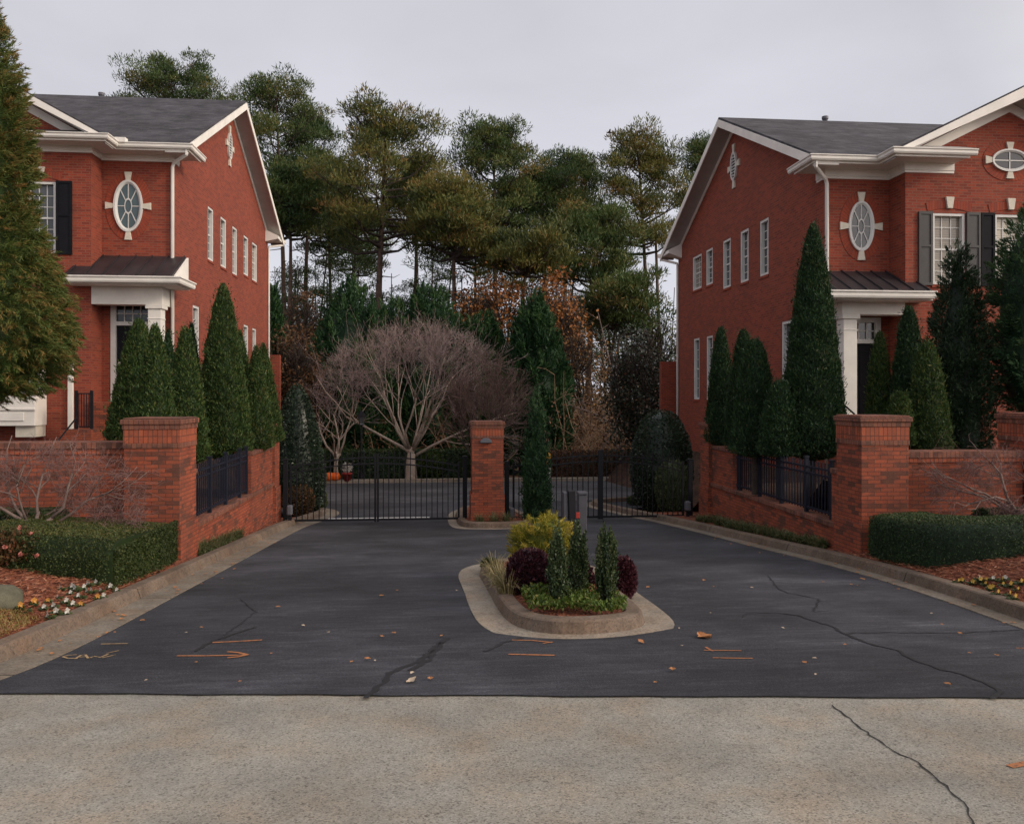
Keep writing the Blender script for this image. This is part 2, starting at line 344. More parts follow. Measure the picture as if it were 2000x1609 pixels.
# ------------------------------------------------------------------ builders
class MB:
    """Collects polygons (world coordinates)."""
    def __init__(s): s.v = []; s.f = []
    def add(s, pts, faces):
        o = len(s.v); s.v += [Vector(p) for p in pts]; s.f += [tuple(i + o for i in f) for f in faces]
        return s
    def quad(s, a, b, c, d): return s.add((a, b, c, d), ((0, 1, 2, 3),))
    def poly(s, pts): return s.add(pts, (tuple(range(len(pts))),))
    def box(s, x0, x1, y0, y1, z0, z1, T=None):
        p = [(x, y, z) for z in (z0, z1) for y in (y0, y1) for x in (x0, x1)]
        if T: p = [T(*q) for q in p]
        return s.add(p, ((0, 2, 3, 1), (4, 5, 7, 6), (0, 1, 5, 4), (2, 6, 7, 3), (0, 4, 6, 2), (1, 3, 7, 5)))
    def prism(s, poly, off, T=None):
        """poly: 3D points; off: vector added for the far cap."""
        n = len(poly); a = [Vector(p) for p in poly]; b = [p + Vector(off) for p in a]
        pts = a + b
        if T: pts = [T(*q) for q in pts]
        fs = [tuple(range(n)), tuple(range(2 * n - 1, n - 1, -1))]
        fs += [(i, (i + 1) % n, n + (i + 1) % n, n + i) for i in range(n)]
        return s.add(pts, fs)
    def tube(s, path, radii, n=6, cap=True):
        path = [Vector(p) for p in path]
        if not hasattr(radii, '__len__'): radii = [radii] * len(path)
        pts = []; up = Vector((0, 0, 1)); u = None
        for i, p in enumerate(path):
            d = (path[min(i + 1, len(path) - 1)] - path[max(i - 1, 0)])
            if d.length < 1e-9: d = up.copy()
            d.normalize()
            if u is None:
                u = d.cross(up if abs(d.z) < 0.9 else Vector((1, 0, 0))).normalized()
            u = (u - d * u.dot(d)); u.normalize(); w = d.cross(u)
            for k in range(n):
                a = 2 * math.pi * k / n
                pts.append(p + (u * math.cos(a) + w * math.sin(a)) * radii[i])
        fs = []
        for i in range(len(path) - 1):
            for k in range(n):
                a = i * n + k; b = i * n + (k + 1) % n
                fs.append((a, b, b + n, a + n))
        if cap:
            fs.append(tuple(range(n - 1, -1, -1))); fs.append(tuple(range(len(pts) - n, len(pts))))
        return s.add(pts, fs)
    def lathe(s, prof, c, n=24, squash=(1, 1)):
        pts = []; c = Vector(c)
        for r, z in prof:
            for k in range(n):
                a = 2 * math.pi * k / n
                pts.append(c + Vector((r * math.cos(a) * squash[0], r * math.sin(a) * squash[1], z)))
        fs = [(i * n + k, i * n + (k + 1) % n, (i + 1) * n + (k + 1) % n, (i + 1) * n + k) for i in range(len(prof) - 1) for k in range(n)]
        fs.append(tuple(range(n - 1, -1, -1))); fs.append(tuple(range(len(pts) - n, len(pts))))
        return s.add(pts, fs)

def link(name, me, mat, parent=None, loc=None):
    o = D.objects.new(name, me); COL.objects.link(o)
    if mat: me.materials.append(mat)
    if parent: o.parent = parent
    elif loc is not None: o.location = loc
    return o

def origin_of(parent):
    v = Vector((0, 0, 0))
    while parent: v += parent.location; parent = parent.parent
    return v

def auto_uv(me):
    uvl = me.uv_layers.new(name='UVMap').data
    vs = me.vertices
    for p in me.polygons:
        n = p.normal; ax, ay, az = abs(n.x), abs(n.y), abs(n.z)
        for li in p.loop_indices:
            c = vs[me.loops[li].vertex_index].co
            if az > 0.9: uv = (c.x, c.y)
            elif ax >= ay: uv = (c.y, c.z / math.sqrt(max(1 - az * az, .05)))
            else: uv = (c.x, c.z / math.sqrt(max(1 - az * az, .05)))
            uvl[li].uv = uv

def obj(name, mb, mat, parent=None, loc=None, bevel=0.0, smooth=False, uv=True):
    o0 = origin_of(parent) if parent else Vector(loc or (0, 0, 0))
    me = D.meshes.new(name)
    me.from_pydata(mb.v, [], mb.f); me.validate()
    bm = bmesh.new(); bm.from_mesh(me)
    bmesh.ops.recalc_face_normals(bm, faces=bm.faces)
    if smooth:
        for f in bm.faces: f.smooth = len(f.verts) <= 4
    bm.to_mesh(me); bm.free()
    if uv: auto_uv(me)
    me.transform(__import__('mathutils').Matrix.Translation(-o0))
    o = link(name, me, mat, parent, o0)
    if bevel:
        b = o.modifiers.new('edge', 'BEVEL'); b.width = bevel; b.segments = 2; b.limit_method = 'ANGLE'; b.angle_limit = R_(40)
    return o

def thing(name, label, cat, loc, group=None):
    o = D.objects.new(name, None); COL.objects.link(o); o.location = Vector(loc)
    o.empty_display_size = 0.2
    return tag(o, label, cat, group)

def tag(o, label, cat, group=None):
    o['label'] = label; o['category'] = cat
    if group: o['group'] = group
    return o

def struct(name, mb, mat, **kw):
    o = obj(name, mb, mat, **kw); o['kind'] = 'structure'; return o

class Leaves:
    """Collects leaf quads as numpy arrays."""
    def __init__(s): s.v = []; s.t = []
    def add(s, c, d, length, width, tint, rng, side=None):
        c = np.asarray(c, float); n = len(c)
        if n == 0: return
        d = np.asarray(d, float); d = d / (np.linalg.norm(d, axis=1, keepdims=True) + 1e-9)
        r = rng.normal(size=(n, 3)) if side is None else side + rng.normal(size=(n, 3)) * .35
        w = np.cross(d, r); w /= (np.linalg.norm(w, axis=1, keepdims=True) + 1e-9)
        L = (length * (0.7 + 0.6 * rng.random(n)))[:, None] / 2; W = (width * (0.7 + 0.6 * rng.random(n)))[:, None] / 2
        q = np.stack([c - d * L, c + w * W - d * L * .1, c + d * L, c - w * W - d * L * .1], axis=1)
        s.v.append(q); s.t.append(np.broadcast_to(np.clip(tint, 0, 1), (n,)).astype(np.float32))
    def core(s, verts, faces, tint=0.0):
        """opaque inner surface, quads only"""
        v = np.asarray(verts, float); f = np.asarray(faces)
        s.v.append(v[f]); s.t.append(np.full(len(f), tint, np.float32))
    def build(s, name, mat, parent=None, loc=None):
        o0 = np.array(origin_of(parent) if parent else Vector(loc or (0, 0, 0)))
        v = np.concatenate(s.v).reshape(-1, 3) - o0; t = np.concatenate(s.t); n = len(t)
        me = D.meshes.new(name)
        me.vertices.add(4 * n); me.vertices.foreach_set('co', v.astype(np.float32).ravel())
        me.loops.add(4 * n); me.loops.foreach_set('vertex_index', np.arange(4 * n, dtype=np.int32))
        me.polygons.add(n); me.polygons.foreach_set('loop_start', np.arange(0, 4 * n, 4, dtype=np.int32))
        me.update(calc_edges=True)
        a = me.attributes.new('tint', 'FLOAT', 'FACE'); a.data.foreach_set('value', t)
        return link(name, me, mat, parent, Vector(o0))

def unit(rng, n):
    v = rng.normal(size=(n, 3)); return v / np.linalg.norm(v, axis=1, keepdims=True)

# ------------------------------------------------------------------ setting
def grid_sheet(xs, ys, zf):
    mb = MB(); nx = len(xs)
    mb.v = [Vector((x, y, zf(x, y))) for y in ys for x in xs]
    mb.f = [(j * nx + i, j * nx + i + 1, (j + 1) * nx + i + 1, (j + 1) * nx + i) for j in range(len(ys) - 1) for i in range(nx - 1)]
    return mb

KL = [(-9.0, 4.6), (-5.2, 4.75), (-4.2, 5.0), (-3.7, 5.5), (-3.42, 6.2), (-3.35, 7.2), (-3.35, 9), (-3.35, 11), (-3.35, 13), (-3.35, 15), (-3.35, 17), (-3.30, 18.2), (-3.12, 19.4), (-2.95, 20.3), (-2.98, 21.2), (-3.3, 22.0), (-4.0, 22.5), (-5.5, 22.7), (-14, 22.8)]
KR = [(11.0, 4.2), (7.0, 4.3), (5.9, 4.6), (5.4, 5.2), (5.33, 6.0), (5.42, 6.9), (5.56, 8.0), (5.64, 9.3), (5.64, 10.6), (5.56, 11.8), (5.45, 13), (5.33, 15), (5.2, 16.7), (5.05, 18.2), (4.7, 20.0), (4.35, 21.6), (4.3, 22.6), (4.7, 23.3), (5.6, 23.7), (7.5, 23.9), (16, 24)]

def resample(path, step):
    p = [Vector((x, y, 0)) for x, y in path]; out = [p[0]]
    for a, b in zip(p, p[1:]):
        n = max(1, int((b - a).length / step))
        for i in range(1, n + 1): out.append(a.lerp(b, i / n))
    return out

def smooth2(path, it=2):
    for _ in range(it):
        q = [path[0]]
        for a, b in zip(path, path[1:]):
            q.append((a[0] * .75 + b[0] * .25, a[1] * .75 + b[1] * .25)); q.append((a[0] * .25 + b[0] * .75, a[1] * .25 + b[1] * .75))
        q.append(path[-1]); path = q
    return path

def kerb_sweep(path, prof, zfun, closed=False, out=1):
    """prof: (offset to the road side, z above ground) open polyline swept along path."""
    P = [Vector((x, y, 0)) for x, y in path]; n = len(P); mb = MB(); m = len(prof)
    for i in range(n):
        a = P[(i - 1) % n] if closed or i > 0 else P[i]; b = P[(i + 1) % n] if closed or i < n - 1 else P[i]
        d = (b - a).normalized(); nrm = Vector((d.y, -d.x, 0)) * out
        for o, z in prof:
            q = P[i] + nrm * o
            mb.v.append(Vector((q.x, q.y, zfun(P[i].y) + z + (0 if closed else 0))))
    for i in range(n if closed else n - 1):
        j = (i + 1) % n
        for k in range(m - 1): mb.f.append((i * m + k, j * m + k, j * m + k + 1, i * m + k + 1))
    return mb

def tilt(path):      # ground height follows the swept point itself
    return gz

KERB_PROF = [(-0.17, -0.12), (-0.16, 0.115), (-0.145, 0.13), (-0.02, 0.128), (0.0, 0.115), (0.035, 0.006), (0.04, -0.02)]
GUT_PROF = [(0.02, -0.03), (0.02, 0.010), (0.36, 0.009), (0.365, -0.03)]

def ground_z(x, y):
    """Terrain beside and below the paving."""
    z = gz(y)
    if y < 4: z = gz(4) + (4 - y) * .02
    if y > 36: z = gz(36) - min(0.02 * (y - 36), 1.2)
    return z - 0.06

def build_ground():
    xs = [-400, -160, -80, -50, -35] + [i * 1.5 for i in range(-16, 18)] + [35, 50, 80, 160, 400]
    ys = [-200, -60, -20, -5, 0, 3] + [4 + i for i in range(36)] + [45, 55, 70, 90, 130, 200, 400]
    struct('ground', grid_sheet(xs, ys, ground_z), M['litter'])
    # driveway sheet, edges tucked under the gutters
    mb = MB(); ys = [4.55 + i * .35 for i in range(60)]
    ys = [y for y in ys if y < 24] + [24.0]
    nx = 110
    def xl(y): return -3.1 if 6 < y < 19 else (-3.1 - (6 - y) * 1.2 if y <= 6 else -3.0 - max(0, y - 20) * 2.2)
    def xr(y): return 5.45 if 6 < y < 15 else (5.5 + (6 - y) * 1.2 if y <= 6 else 5.4 - (y - 15) * .12 + max(0, y - 21) * 2)
    mb = MB()
    for y in ys:
        a, b = xl(y), xr(y)
        for i in range(nx):
            x = a + (b - a) * i / (nx - 1)
            yy = y
            if y == ys[0]: yy = 5.26 - 0.127 * x + 0.02 + .022 * noise.noise(Vector((x * 1.6, 0, 0))) + .016 * noise.noise(Vector((x * 7, 3, 0)))
            elif y < 6.4: yy = max(y, 5.26 - 0.127 * x + 0.06 + (y - 4.55) * .1)
            mb.v.append(Vector((x, yy, gz(yy))))
    for j in range(len(ys) - 1):
        for i in range(nx - 1): mb.f.append((j * nx + i, j * nx + i + 1, (j + 1) * nx + i + 1, (j + 1) * nx + i))
    struct('driveway', mb, M['asphalt'])
    mb = grid_sheet([-60, -30, -14, -6, 0, 6, 14, 30, 60], [23.9, 26, 28, 30, 32, 33.9], lambda x, y: gz(y) + .004)
    struct('inner_road', mb, M['asphalt2'])
    # street of exposed aggregate concrete, 6 mm lower than the asphalt lip
    mb = MB()
    xs = [-30 + i * 1.0 for i in range(61)]
    for yk in range(9):
        for x in xs:
            e = 5.26 - 0.127 * x + 0.05
            y = e - (8 - yk) * 1.1 if yk < 8 else e + .1
            mb.v.append(Vector((x, y, gz(y) - 0.012)))
    nx = len(xs)
    mb.f = [(j * nx + i, j * nx + i + 1, (j + 1) * nx + i + 1, (j + 1) * nx + i) for j in range(8) for i in range(nx - 1)]
    struct('street', mb, M['street'])
    # back kerb of the inner road
    struct('kerb', kerb_sweep([(-60, 33.9), (-20, 33.9), (0, 33.9), (10, 33.8), (20, 33.3), (60, 33)], [(-.3, -.1), (-.3, .14), (0, .13), (.04, -.02)], gz, out=1), M['apron'])
    for path, side in ((KL, 1), (KR, -1)):
        p = smooth2(path, 2)
        struct('kerb', kerb_sweep(p, KERB_PROF, gz, out=side), M['kerb'])
        struct('gutter', kerb_sweep(p, GUT_PROF if side > 0 else [(o if o < .1 else o - .12, z) for o, z in GUT_PROF], gz, out=side), M['gutter_side'])

build_ground()

# islands -------------------------------------------------------------
ISL = smooth2([(0.58, 9.0), (0.56, 9.5), (0.52, 10.4), (0.62, 10.95), (1.0, 11.2), (1.45, 11.2), (1.8, 10.95), (1.92, 10.4), (1.92, 9.0), (1.92, 7.5), (1.84, 7.12), (1.6, 6.94), (1.2, 6.86), (0.86, 6.98), (0.66, 7.35), (0.60, 8.2), (0.58, 9.0)], 2)[:-1]
ISL2 = smooth2([(0.40, 18.8), (0.42, 17.5), (0.55, 16.95), (0.95, 16.72), (1.5, 16.75), (1.95, 17.1), (2.1, 17.8), (2.0, 20.0), (1.75, 21.4), (1.2, 21.9), (0.6, 21.4), (0.38, 20.0), (0.40, 18.8)], 2)[:-1]
def island(path, apron):
    def outpath(o):
        P = [Vector((x, y, 0)) for x, y in path]; n = len(P); r = []
        for i in range(n):
            d = (P[(i + 1) % n] - P[i - 1]).normalized(); r.append(P[i] + Vector((d.y, -d.x, 0)) * o)
        return r
    area = sum(path[i - 1][0] * path[i][1] - path[i][0] * path[i - 1][1] for i in range(len(path)))
    s = 1 if area > 0 else -1     # outward normal sign for counter-clockwise loops
    prof = [(-0.16, -0.1), (-0.155, 0.115), (-0.14, 0.125), (-0.02, 0.122), (0.0, 0.11), (0.03, 0.006), (0.035, -.03)]
    struct('kerb', kerb_sweep(path, prof, gz, closed=True, out=s), M['kerb'])
    struct('gutter', kerb_sweep(path, [(0.01, -.03), (0.01, 0.012)] + [(apron, 0.010), (apron + .005, -.03)], gz, closed=True, out=s), M['apron'])
    ins = outpath(-0.15 * s); mb = MB()
    c = sum(ins, Vector()) / len(ins)
    mb.v = [Vector((c.x, c.y, gz(c.y) + .15))] + [Vector((p.x * .5 + c.x * .5, p.y * .5 + c.y * .5, gz(p.y * .5 + c.y * .5) + .14)) for p in ins] + [Vector((p.x, p.y, gz(p.y) + .10)) for p in ins]
    n = len(ins)
    mb.f = [(0, 1 + i, 1 + (i + 1) % n) for i in range(n)] + [(1 + i, n + 1 + i, n + 1 + (i + 1) % n, 1 + (i + 1) % n) for i in range(n)]
    struct('planting_bed', mb, M['mulch'])
island(ISL, 0.30)
island(ISL2, 0.22)

# raised beds beside the drive ----------------------------------------
def bed_l(x, y):
    d = max(0.0, -3.48 - x)
    k = min(1, max(0, (12.3 - y) / 1.0)) * min(1, max(0, (y - 4.6) / 1.5))
    return gz(y) + .10 + (0.42 * (1 - math.exp(-d * .9)) * k + .05 * noise.noise(Vector((x * 2, y * 2, 0))) * min(1, d * 3))
def bed_r(x, y):
    d = max(0.0, x - 5.75)
    k = min(1, max(0, (12 - y) / 1.0)) * min(1, max(0, (y - 4.4) / 1.5))
    return gz(y) + .10 + (0.45 * (1 - math.exp(-d * .9)) * k + .05 * noise.noise(Vector((x * 2, y * 2, 5))) * min(1, d * 3))
def kx(path, y):
    p = [q for q in path if (4.3 if path is KR else 4.6) <= q[1] <= 19.6]; p = sorted(p, key=lambda q: q[1])
    for a, b in zip(p, p[1:]):
        if a[1] <= y <= b[1]: return a[0] + (b[0] - a[0]) * (y - a[1]) / (b[1] - a[1])
    return p[0][0] if y < p[0][1] else p[-1][0]
def bed(side):
    mb = MB(); ys = [(4.62 if side < 0 else 4.32) + i * .12 for i in range(9)] + [5.6 + i * .2 for i in range(69)]; nx = 22
    for y in ys:
        k = kx(KL if side < 0 else KR, y) + side * .15
        for i in range(nx):
            x = k + side * (i / (nx - 1)) ** 1.6 * 9
            mb.v.append(Vector((x, y, (bed_l if side < 0 else bed_r)(x, y) if i else gz(y) + .11)))
    mb.f = [(j * nx + i, j * nx + i + 1, (j + 1) * nx + i + 1, (j + 1) * nx + i) for j in range(len(ys) - 1) for i in range(nx - 1)]
    struct('planting_bed', mb, M['mulch'])
bed(-1); bed(1)
# house lots, behind the walls
for s, xw, zz in ((-1, -3.95, .35), (1, 6.25, .2)):
    def lot(x, y, s=s, xw=xw, zz=zz):
        d = abs(x - xw); t = min(1, max(0, d - (2.2 if s > 0 else 1.6)) / 2.0) if y > 12.8 else 1.0
        z = -0.42 + (zz + .42) * t * t * (3 - 2 * t)
        k = min(1, max(0, (y - 17.6) / 2.2)) * max(0, 1 - max(0, d - .6) / 2.4)
        k = k * k * (3 - 2 * k); return z + (ground_z(x, y) + .02 - z) * k
    xs = [xw + s * i * .4 for i in range(0, 16)] + [xw + s * k for k in (8, 12, 20, 30)]
    y0 = 11.95 if s < 0 else 11.3
    mb = grid_sheet(xs, [y0 - .001, y0] + [y0 + .4 + i * .8 for i in range(30)], lambda x, y: -1.6 if y < y0 else lot(x, y))
    struct('house_lot', mb, M['lot'])

# ------------------------------------------------------------------ road marks and cracks
def strip(pts, w, dz, name, mat):
    """ribbon on the drive through pixel-surveyed ground points"""
    P = [Vector((p.x, p.y, 0)) for p in pts]; mb = MB()
    n = len(P)
    for i in range(n):
        d = (P[min(i + 1, n - 1)] - P[max(i - 1, 0)]).normalized(); q = Vector((d.y, -d.x, 0))
        ww = w[i] if hasattr(w, '__len__') else w
        for s in (-1, 1):
            v = P[i] + q * s * ww / 2; mb.v.append(Vector((v.x, v.y, gz(v.y) + dz)))
    mb.f = [(2 * i, 2 * i + 1, 2 * i + 3, 2 * i + 2) for i in range(n - 1)]
    return struct(name, mb, mat)
def wig(px, step=.12, amp=.03, seed=1):
    P = [G(*p) for p in px]; out = [P[0]]; r = random.Random(seed)
    for a, b in zip(P, P[1:]):
        n = max(1, int((b - a).length / step))
        for i in range(1, n + 1):
            q = a.lerp(b, i / n); q.x += r.uniform(-amp, amp); q.y += r.uniform(-amp, amp); out.append(q)
    return out
def crack(px, w, seed, mat='sealant', dz=.004, amp=.016):
    P = wig(px, .055, amp, seed); r = random.Random(seed)
    strip(P, [w * r.uniform(.5, 1.4) for _ in P], dz, 'road_crack', M[mat])
crack([(714, 1364), (745, 1337), (760, 1315), (785, 1303), (820, 1292), (842, 1270), (872, 1246)], .045, 3)
crack([(800, 1310), (835, 1290), (866, 1254)], .04, 5)
crack([(945, 1272), (985, 1254), (1020, 1246)], .028, 15)
crack([(1530, 1198), (1560, 1202), (1620, 1222), (1655, 1240), (1700, 1258), (1760, 1272), (1780, 1288), (1830, 1305), (1890, 1320), (1935, 1336), (1958, 1352), (1938, 1364)], .030, 7)
crack([(1655, 1238), (1730, 1235), (1850, 1237), (1990, 1231)], .016, 8)
crack([(1450, 1205), (1460, 1198), (1520, 1197), (1560, 1202)], .016, 9)
crack([(1500, 1125), (1520, 1150), (1540, 1158), (1600, 1170), (1590, 1195), (1625, 1192)], .015, 10)
crack([(382, 1272), (392, 1264), (440, 1243), (500, 1225)], .03, 11)
crack([(470, 1170), (500, 1195), (440, 1240)], .012, 12)
crack([(1625, 1373), (1660, 1400), (1700, 1432), (1745, 1460), (1790, 1485), (1835, 1520), (1880, 1560), (1900, 1609)], .011, 14, 'crack', -.0085, .012)

def mark(px, w, mat='orange_mark', dz=.0045):
    strip([G(*p) for p in px], w, dz, 'road_marking', M[mat])
mark([(415, 1255), (460, 1253), (512, 1250)], .035)
mark([(345, 1281), (400, 1281), (455, 1280), (484, 1279)], .028)
mark([(444, 1273), (466, 1275), (484, 1279)], .03, dz=.005)
mark([(444, 1285), (466, 1283), (484, 1279)], .03, dz=.0055)
mark([(197, 1258), (250, 1257)], .02, 'cream_mark')
# sprayed survey letters beside the gutter
mark([(150, 1279), (133, 1280), (122, 1283), (133, 1286), (152, 1286)], .018, 'cream_mark')
mark([(147, 1287), (158, 1280), (167, 1279), (172, 1286)], .018, 'cream_mark', .005)
mark([(152, 1284), (170, 1283)], .014, 'cream_mark', .0055)
mark([(176, 1285), (184, 1282), (196, 1284), (206, 1280), (212, 1277)], .02, 'cream_mark')
mark([(200, 1285), (226, 1279)], .016, 'cream_mark', .005)
mark([(208, 1276), (232, 1271)], .014, 'cream_mark', .005)
mark([(1000, 1250), (1040, 1251), (1078, 1255)], .025)
mark([(1060, 1257), (1080, 1254)], .02, dz=.005)
mark([(993, 1278), (1040, 1279), (1083, 1280)], .032)
mark([(1375, 1270), (1448, 1271)], .02)
mark([(1392, 1285), (1470, 1286)], .022)
mark([(1378, 1264), (1392, 1272)], .02, dz=.005)
strip([G(1972, 1493), G(2000, 1487), G(2040, 1480)], .045, -.0075, 'road_marking', M['orange_mark'])
mark([(1985, 1266), (2000, 1266)], .02)
mb = MB(); a, b = PY(640, 1000, 19.55), PY(843, 1003, 19.6)
mb.quad(*[(x, y, gz(y) + .006) for x, y in ((a.x, 19.5), (b.x - .05, 19.5), (b.x - .05, 19.75), (a.x, 19.75))])
struct('road_marking', mb, M['white_mark'])

# ------------------------------------------------------------------ houses
def sweep_plan(path, prof, T, mb=None):
    """Closed profile (outward offset d, z) swept along a plan polyline with mitred corners.
    Outward is on the side where the local front (-y) of a left-to-right path lies."""
    mb = mb or MB(); P = [Vector((x, y)) for x, y in path]; n = len(P); m = len(prof)
    def nrm(a, b):
        d = (b - a).normalized(); return Vector((d.y, -d.x))
    base = len(mb.v)
    for i in range(n):
        if i == 0: o = nrm(P[0], P[1])
        elif i == n - 1: o = nrm(P[-2], P[-1])
        else:
            a, b = nrm(P[i - 1], P[i]), nrm(P[i], P[i + 1]); s = (a + b); o = s / (s.dot(a))
        for d, z in prof:
            q = P[i] + o * d; mb.v.append(Vector(T(q.x, q.y, z)))
    for i in range(n - 1):
        for k in range(m):
            a = base + i * m + k; b = base + i * m + (k + 1) % m
            mb.f.append((a, b, b + m, a + m))
    mb.f.append(tuple(base + k for k in range(m))); mb.f.append(tuple(base + (n - 1) * m + k for k in range(m))[::-1])
    return mb

def wall_open(mb, S, u0, u1, v0, v1, holes, depth):
    """Rectangle u x v on the surface S(u, d, v) with holes (u0,u1,v0,v1) that get reveals of the given depth."""
    us = sorted({u0, u1, *[h[0] for h in holes], *[h[1] for h in holes]}); vs = sorted({v0, v1, *[h[2] for h in holes], *[h[3] for h in holes]})
    for a, b in zip(us, us[1:]):
        for c, d in zip(vs, vs[1:]):
            mu, mv = (a + b) / 2, (c + d) / 2
            if any(h[0] < mu < h[1] and h[2] < mv < h[3] for h in holes): continue
            mb.quad(S(a, 0, c), S(b, 0, c), S(b, 0, d), S(a, 0, d))
    for a, b, c, d in holes:
        mb.quad(S(a, 0, c), S(a, depth, c), S(a, depth, d), S(a, 0, d)); mb.quad(S(b, 0, c), S(b, depth, c), S(b, depth, d), S(b, 0, d))
        mb.quad(S(a, 0, c), S(b, 0, c), S(b, depth, c), S(a, depth, c)); mb.quad(S(a, 0, d), S(b, 0, d), S(b, depth, d), S(a, depth, d))

def sbox(mb, S, u0, u1, d0, d1, v0, v1):
    p = [S(u, d, v) for v in (v0, v1) for d in (d0, d1) for u in (u0, u1)]
    mb.add(p, ((0, 2, 3, 1), (4, 5, 7, 6), (0, 1, 5, 4), (2, 6, 7, 3), (0, 4, 6, 2), (1, 3, 7, 5)))

def window(S, u0, u1, v0, v1, cols, rows, parent, glassmat, rev=.09, cas=.07, sill=True, meet=True):
    fr = MB()
    d0, d1 = .012, rev + .03
    sbox(fr, S, u0 + .002, u0 + cas, d0, d1, v0 + .002, v1 - .002); sbox(fr, S, u1 - cas, u1 - .002, d0, d1, v0 + .002, v1 - .002)
    sbox(fr, S, u0 + cas, u1 - cas, d0, d1, v0 + .002, v0 + cas); sbox(fr, S, u0 + cas, u1 - cas, d0, d1, v1 - cas, v1 - .002)
    iu0, iu1, iv0, iv1 = u0 + cas, u1 - cas, v0 + cas, v1 - cas
    for i in range(1, cols):
        u = iu0 + (iu1 - iu0) * i / cols; sbox(fr, S, u - .009, u + .009, rev, rev + .018, iv0, iv1)
    for j in range(1, rows):
        v = iv0 + (iv1 - iv0) * j / rows; w = .022 if meet and j == rows // 2 else .009
        sbox(fr, S, iu0, iu1, rev - (.008 if w > .01 else -.001), rev + .0175, v - w, v + w)
    w = obj('window', fr, M['muntin'], parent)
    p = MB(); sbox(p, S, iu0, iu1, rev + .02, rev + .028, iv0, iv1); obj('pane', p, glassmat, w)
    if sill:
        s = MB(); sbox(s, S, u0 - .03, u1 + .03, -.025, rev - .03, v0 - .075, v0 - .003); obj('sill', s, M['brick_arch'], w)
    return w

def oval_window(S, cu, cv, a, b, parent, glassmat, horiz=False, ring=True):
    n = 40
    def ell(k, ra, rb, d): return S(cu + ra * math.cos(2 * math.pi * k / n), d, cv + rb * math.sin(2 * math.pi * k / n))
    fr = MB(); t = min(a, b) * .26
    prof = [(0, .004), (0, -.06), (-t * .5, -.06), (-t, -.025), (-t, .004)]
    for k in range(n):
        for i in range(len(prof) - 1):
            (o0, z0), (o1, z1) = prof[i], prof[i + 1]
            fr.quad(ell(k, a + o0, b + o0, z0), ell(k + 1, a + o0, b + o0, z0), ell(k + 1, a + o1, b + o1, z1), ell(k, a + o1, b + o1, z1))
    ia, ib = a - t, b - t
    def bar(p, q, w=.012):
        d = Vector((q[0] - p[0], q[1] - p[1])).normalized(); nx, ny = -d.y * w, d.x * w
        c = [(p[0] + nx, p[1] + ny), (q[0] + nx, q[1] + ny), (q[0] - nx, q[1] - ny), (p[0] - nx, p[1] - ny)]
        fr.add([S(cu + x, -.024, cv + y) for x, y in c] + [S(cu + x, -.008, cv + y) for x, y in c], ((0, 1, 2, 3), (7, 6, 5, 4), (0, 4, 5, 1), (1, 5, 6, 2), (2, 6, 7, 3), (3, 7, 4, 0)))
    if not horiz:
        for k in range(8):
            an = math.pi / 4 * k
            bar((ia * .30 * math.cos(an), ib * .30 * math.sin(an)), (ia * 1.02 * math.cos(an), ib * 1.02 * math.sin(an)), .010)
        for k in range(n):
            p = [ell(k, ia * r, ib * r, -.025) for r in (.28, .36)] + [ell(k + 1, ia * r, ib * r, -.025) for r in (.36, .28)]
            fr.poly(p)
    else:
        bar((-ia, 0), (ia, 0)); bar((0, -ib), (0, ib))
    w = obj('oval_window', fr, M['muntin'], parent)
    p = MB(); p.poly([ell(k, ia * 1.01, ib * 1.01, -.006) for k in range(n)]); obj('pane', p, glassmat, w)
    if ring:
        rg = MB(); R0, R1 = 0.0, .21
        uvs = []
        for k in range(n):
            q = [ell(k, a + R0, b + R0, -.0), ell(k + 1, a + R0, b + R0, -.0), ell(k + 1, a + R0, b + R0, -.012), ell(k, a + R0, b + R0, -.012),
                 ell(k + 1, a + R1, b + R1, -.012), ell(k, a + R1, b + R1, -.012), ell(k + 1, a + R1, b + R1, .0), ell(k, a + R1, b + R1, .0)]
            rg.add(q, ((3, 2, 4, 5), (5, 4, 6, 7)))
        o = obj('brick_surround', rg, M['brick_arch'], w)
        # bricks radiate around the oval
        uvl = o.data.uv_layers[0].data; me = o.data; cc = Vector(S(cu, 0, cv)) - origin_of(w)
        U = (Vector(S(cu + 1, 0, cv)) - Vector(S(cu, 0, cv)))
        for pl in me.polygons:
            c = Vector(pl.center) - cc; ang0 = math.atan2(c.z, c.dot(U))
            for li in pl.loop_indices:
                q = me.vertices[me.loops[li].vertex_index].co - cc
                x = q.dot(U); an = math.atan2(q.z, x)
                while an - ang0 > math.pi: an -= 2 * math.pi
                while an - ang0 < -math.pi: an += 2 * math.pi
                uvl[li].uv = (an * (a + b) / 2 * 1.15, math.hypot(x / (a + .2), q.z / (b + .2)) * .2)
        for (du, dv) in ((0, 1), (0, -1), (1, 0), (-1, 0)):
            ks = MB(); L = .22 if not horiz else .17
            e = (a if du else b) - .012; w0, w1 = .055, .095
            if du: c = [(du * e, -w0), (du * e, w0), (du * (e + L), w1), (du * (e + L), -w1)]
            else: c = [(-w0, dv * e), (w0, dv * e), (w1, dv * (e + L)), (-w1, dv * (e + L))]
            ks.add([S(cu + x, -.05, cv + y) for x, y in c] + [S(cu + x, .0, cv + y) for x, y in c], ((0, 1, 2, 3), (7, 6, 5, 4), (0, 4, 5, 1), (1, 5, 6, 2), (2, 6, 7, 3), (3, 7, 4, 0)))
            obj('keystone', ks, M['stone'], w, bevel=.006)
    return w

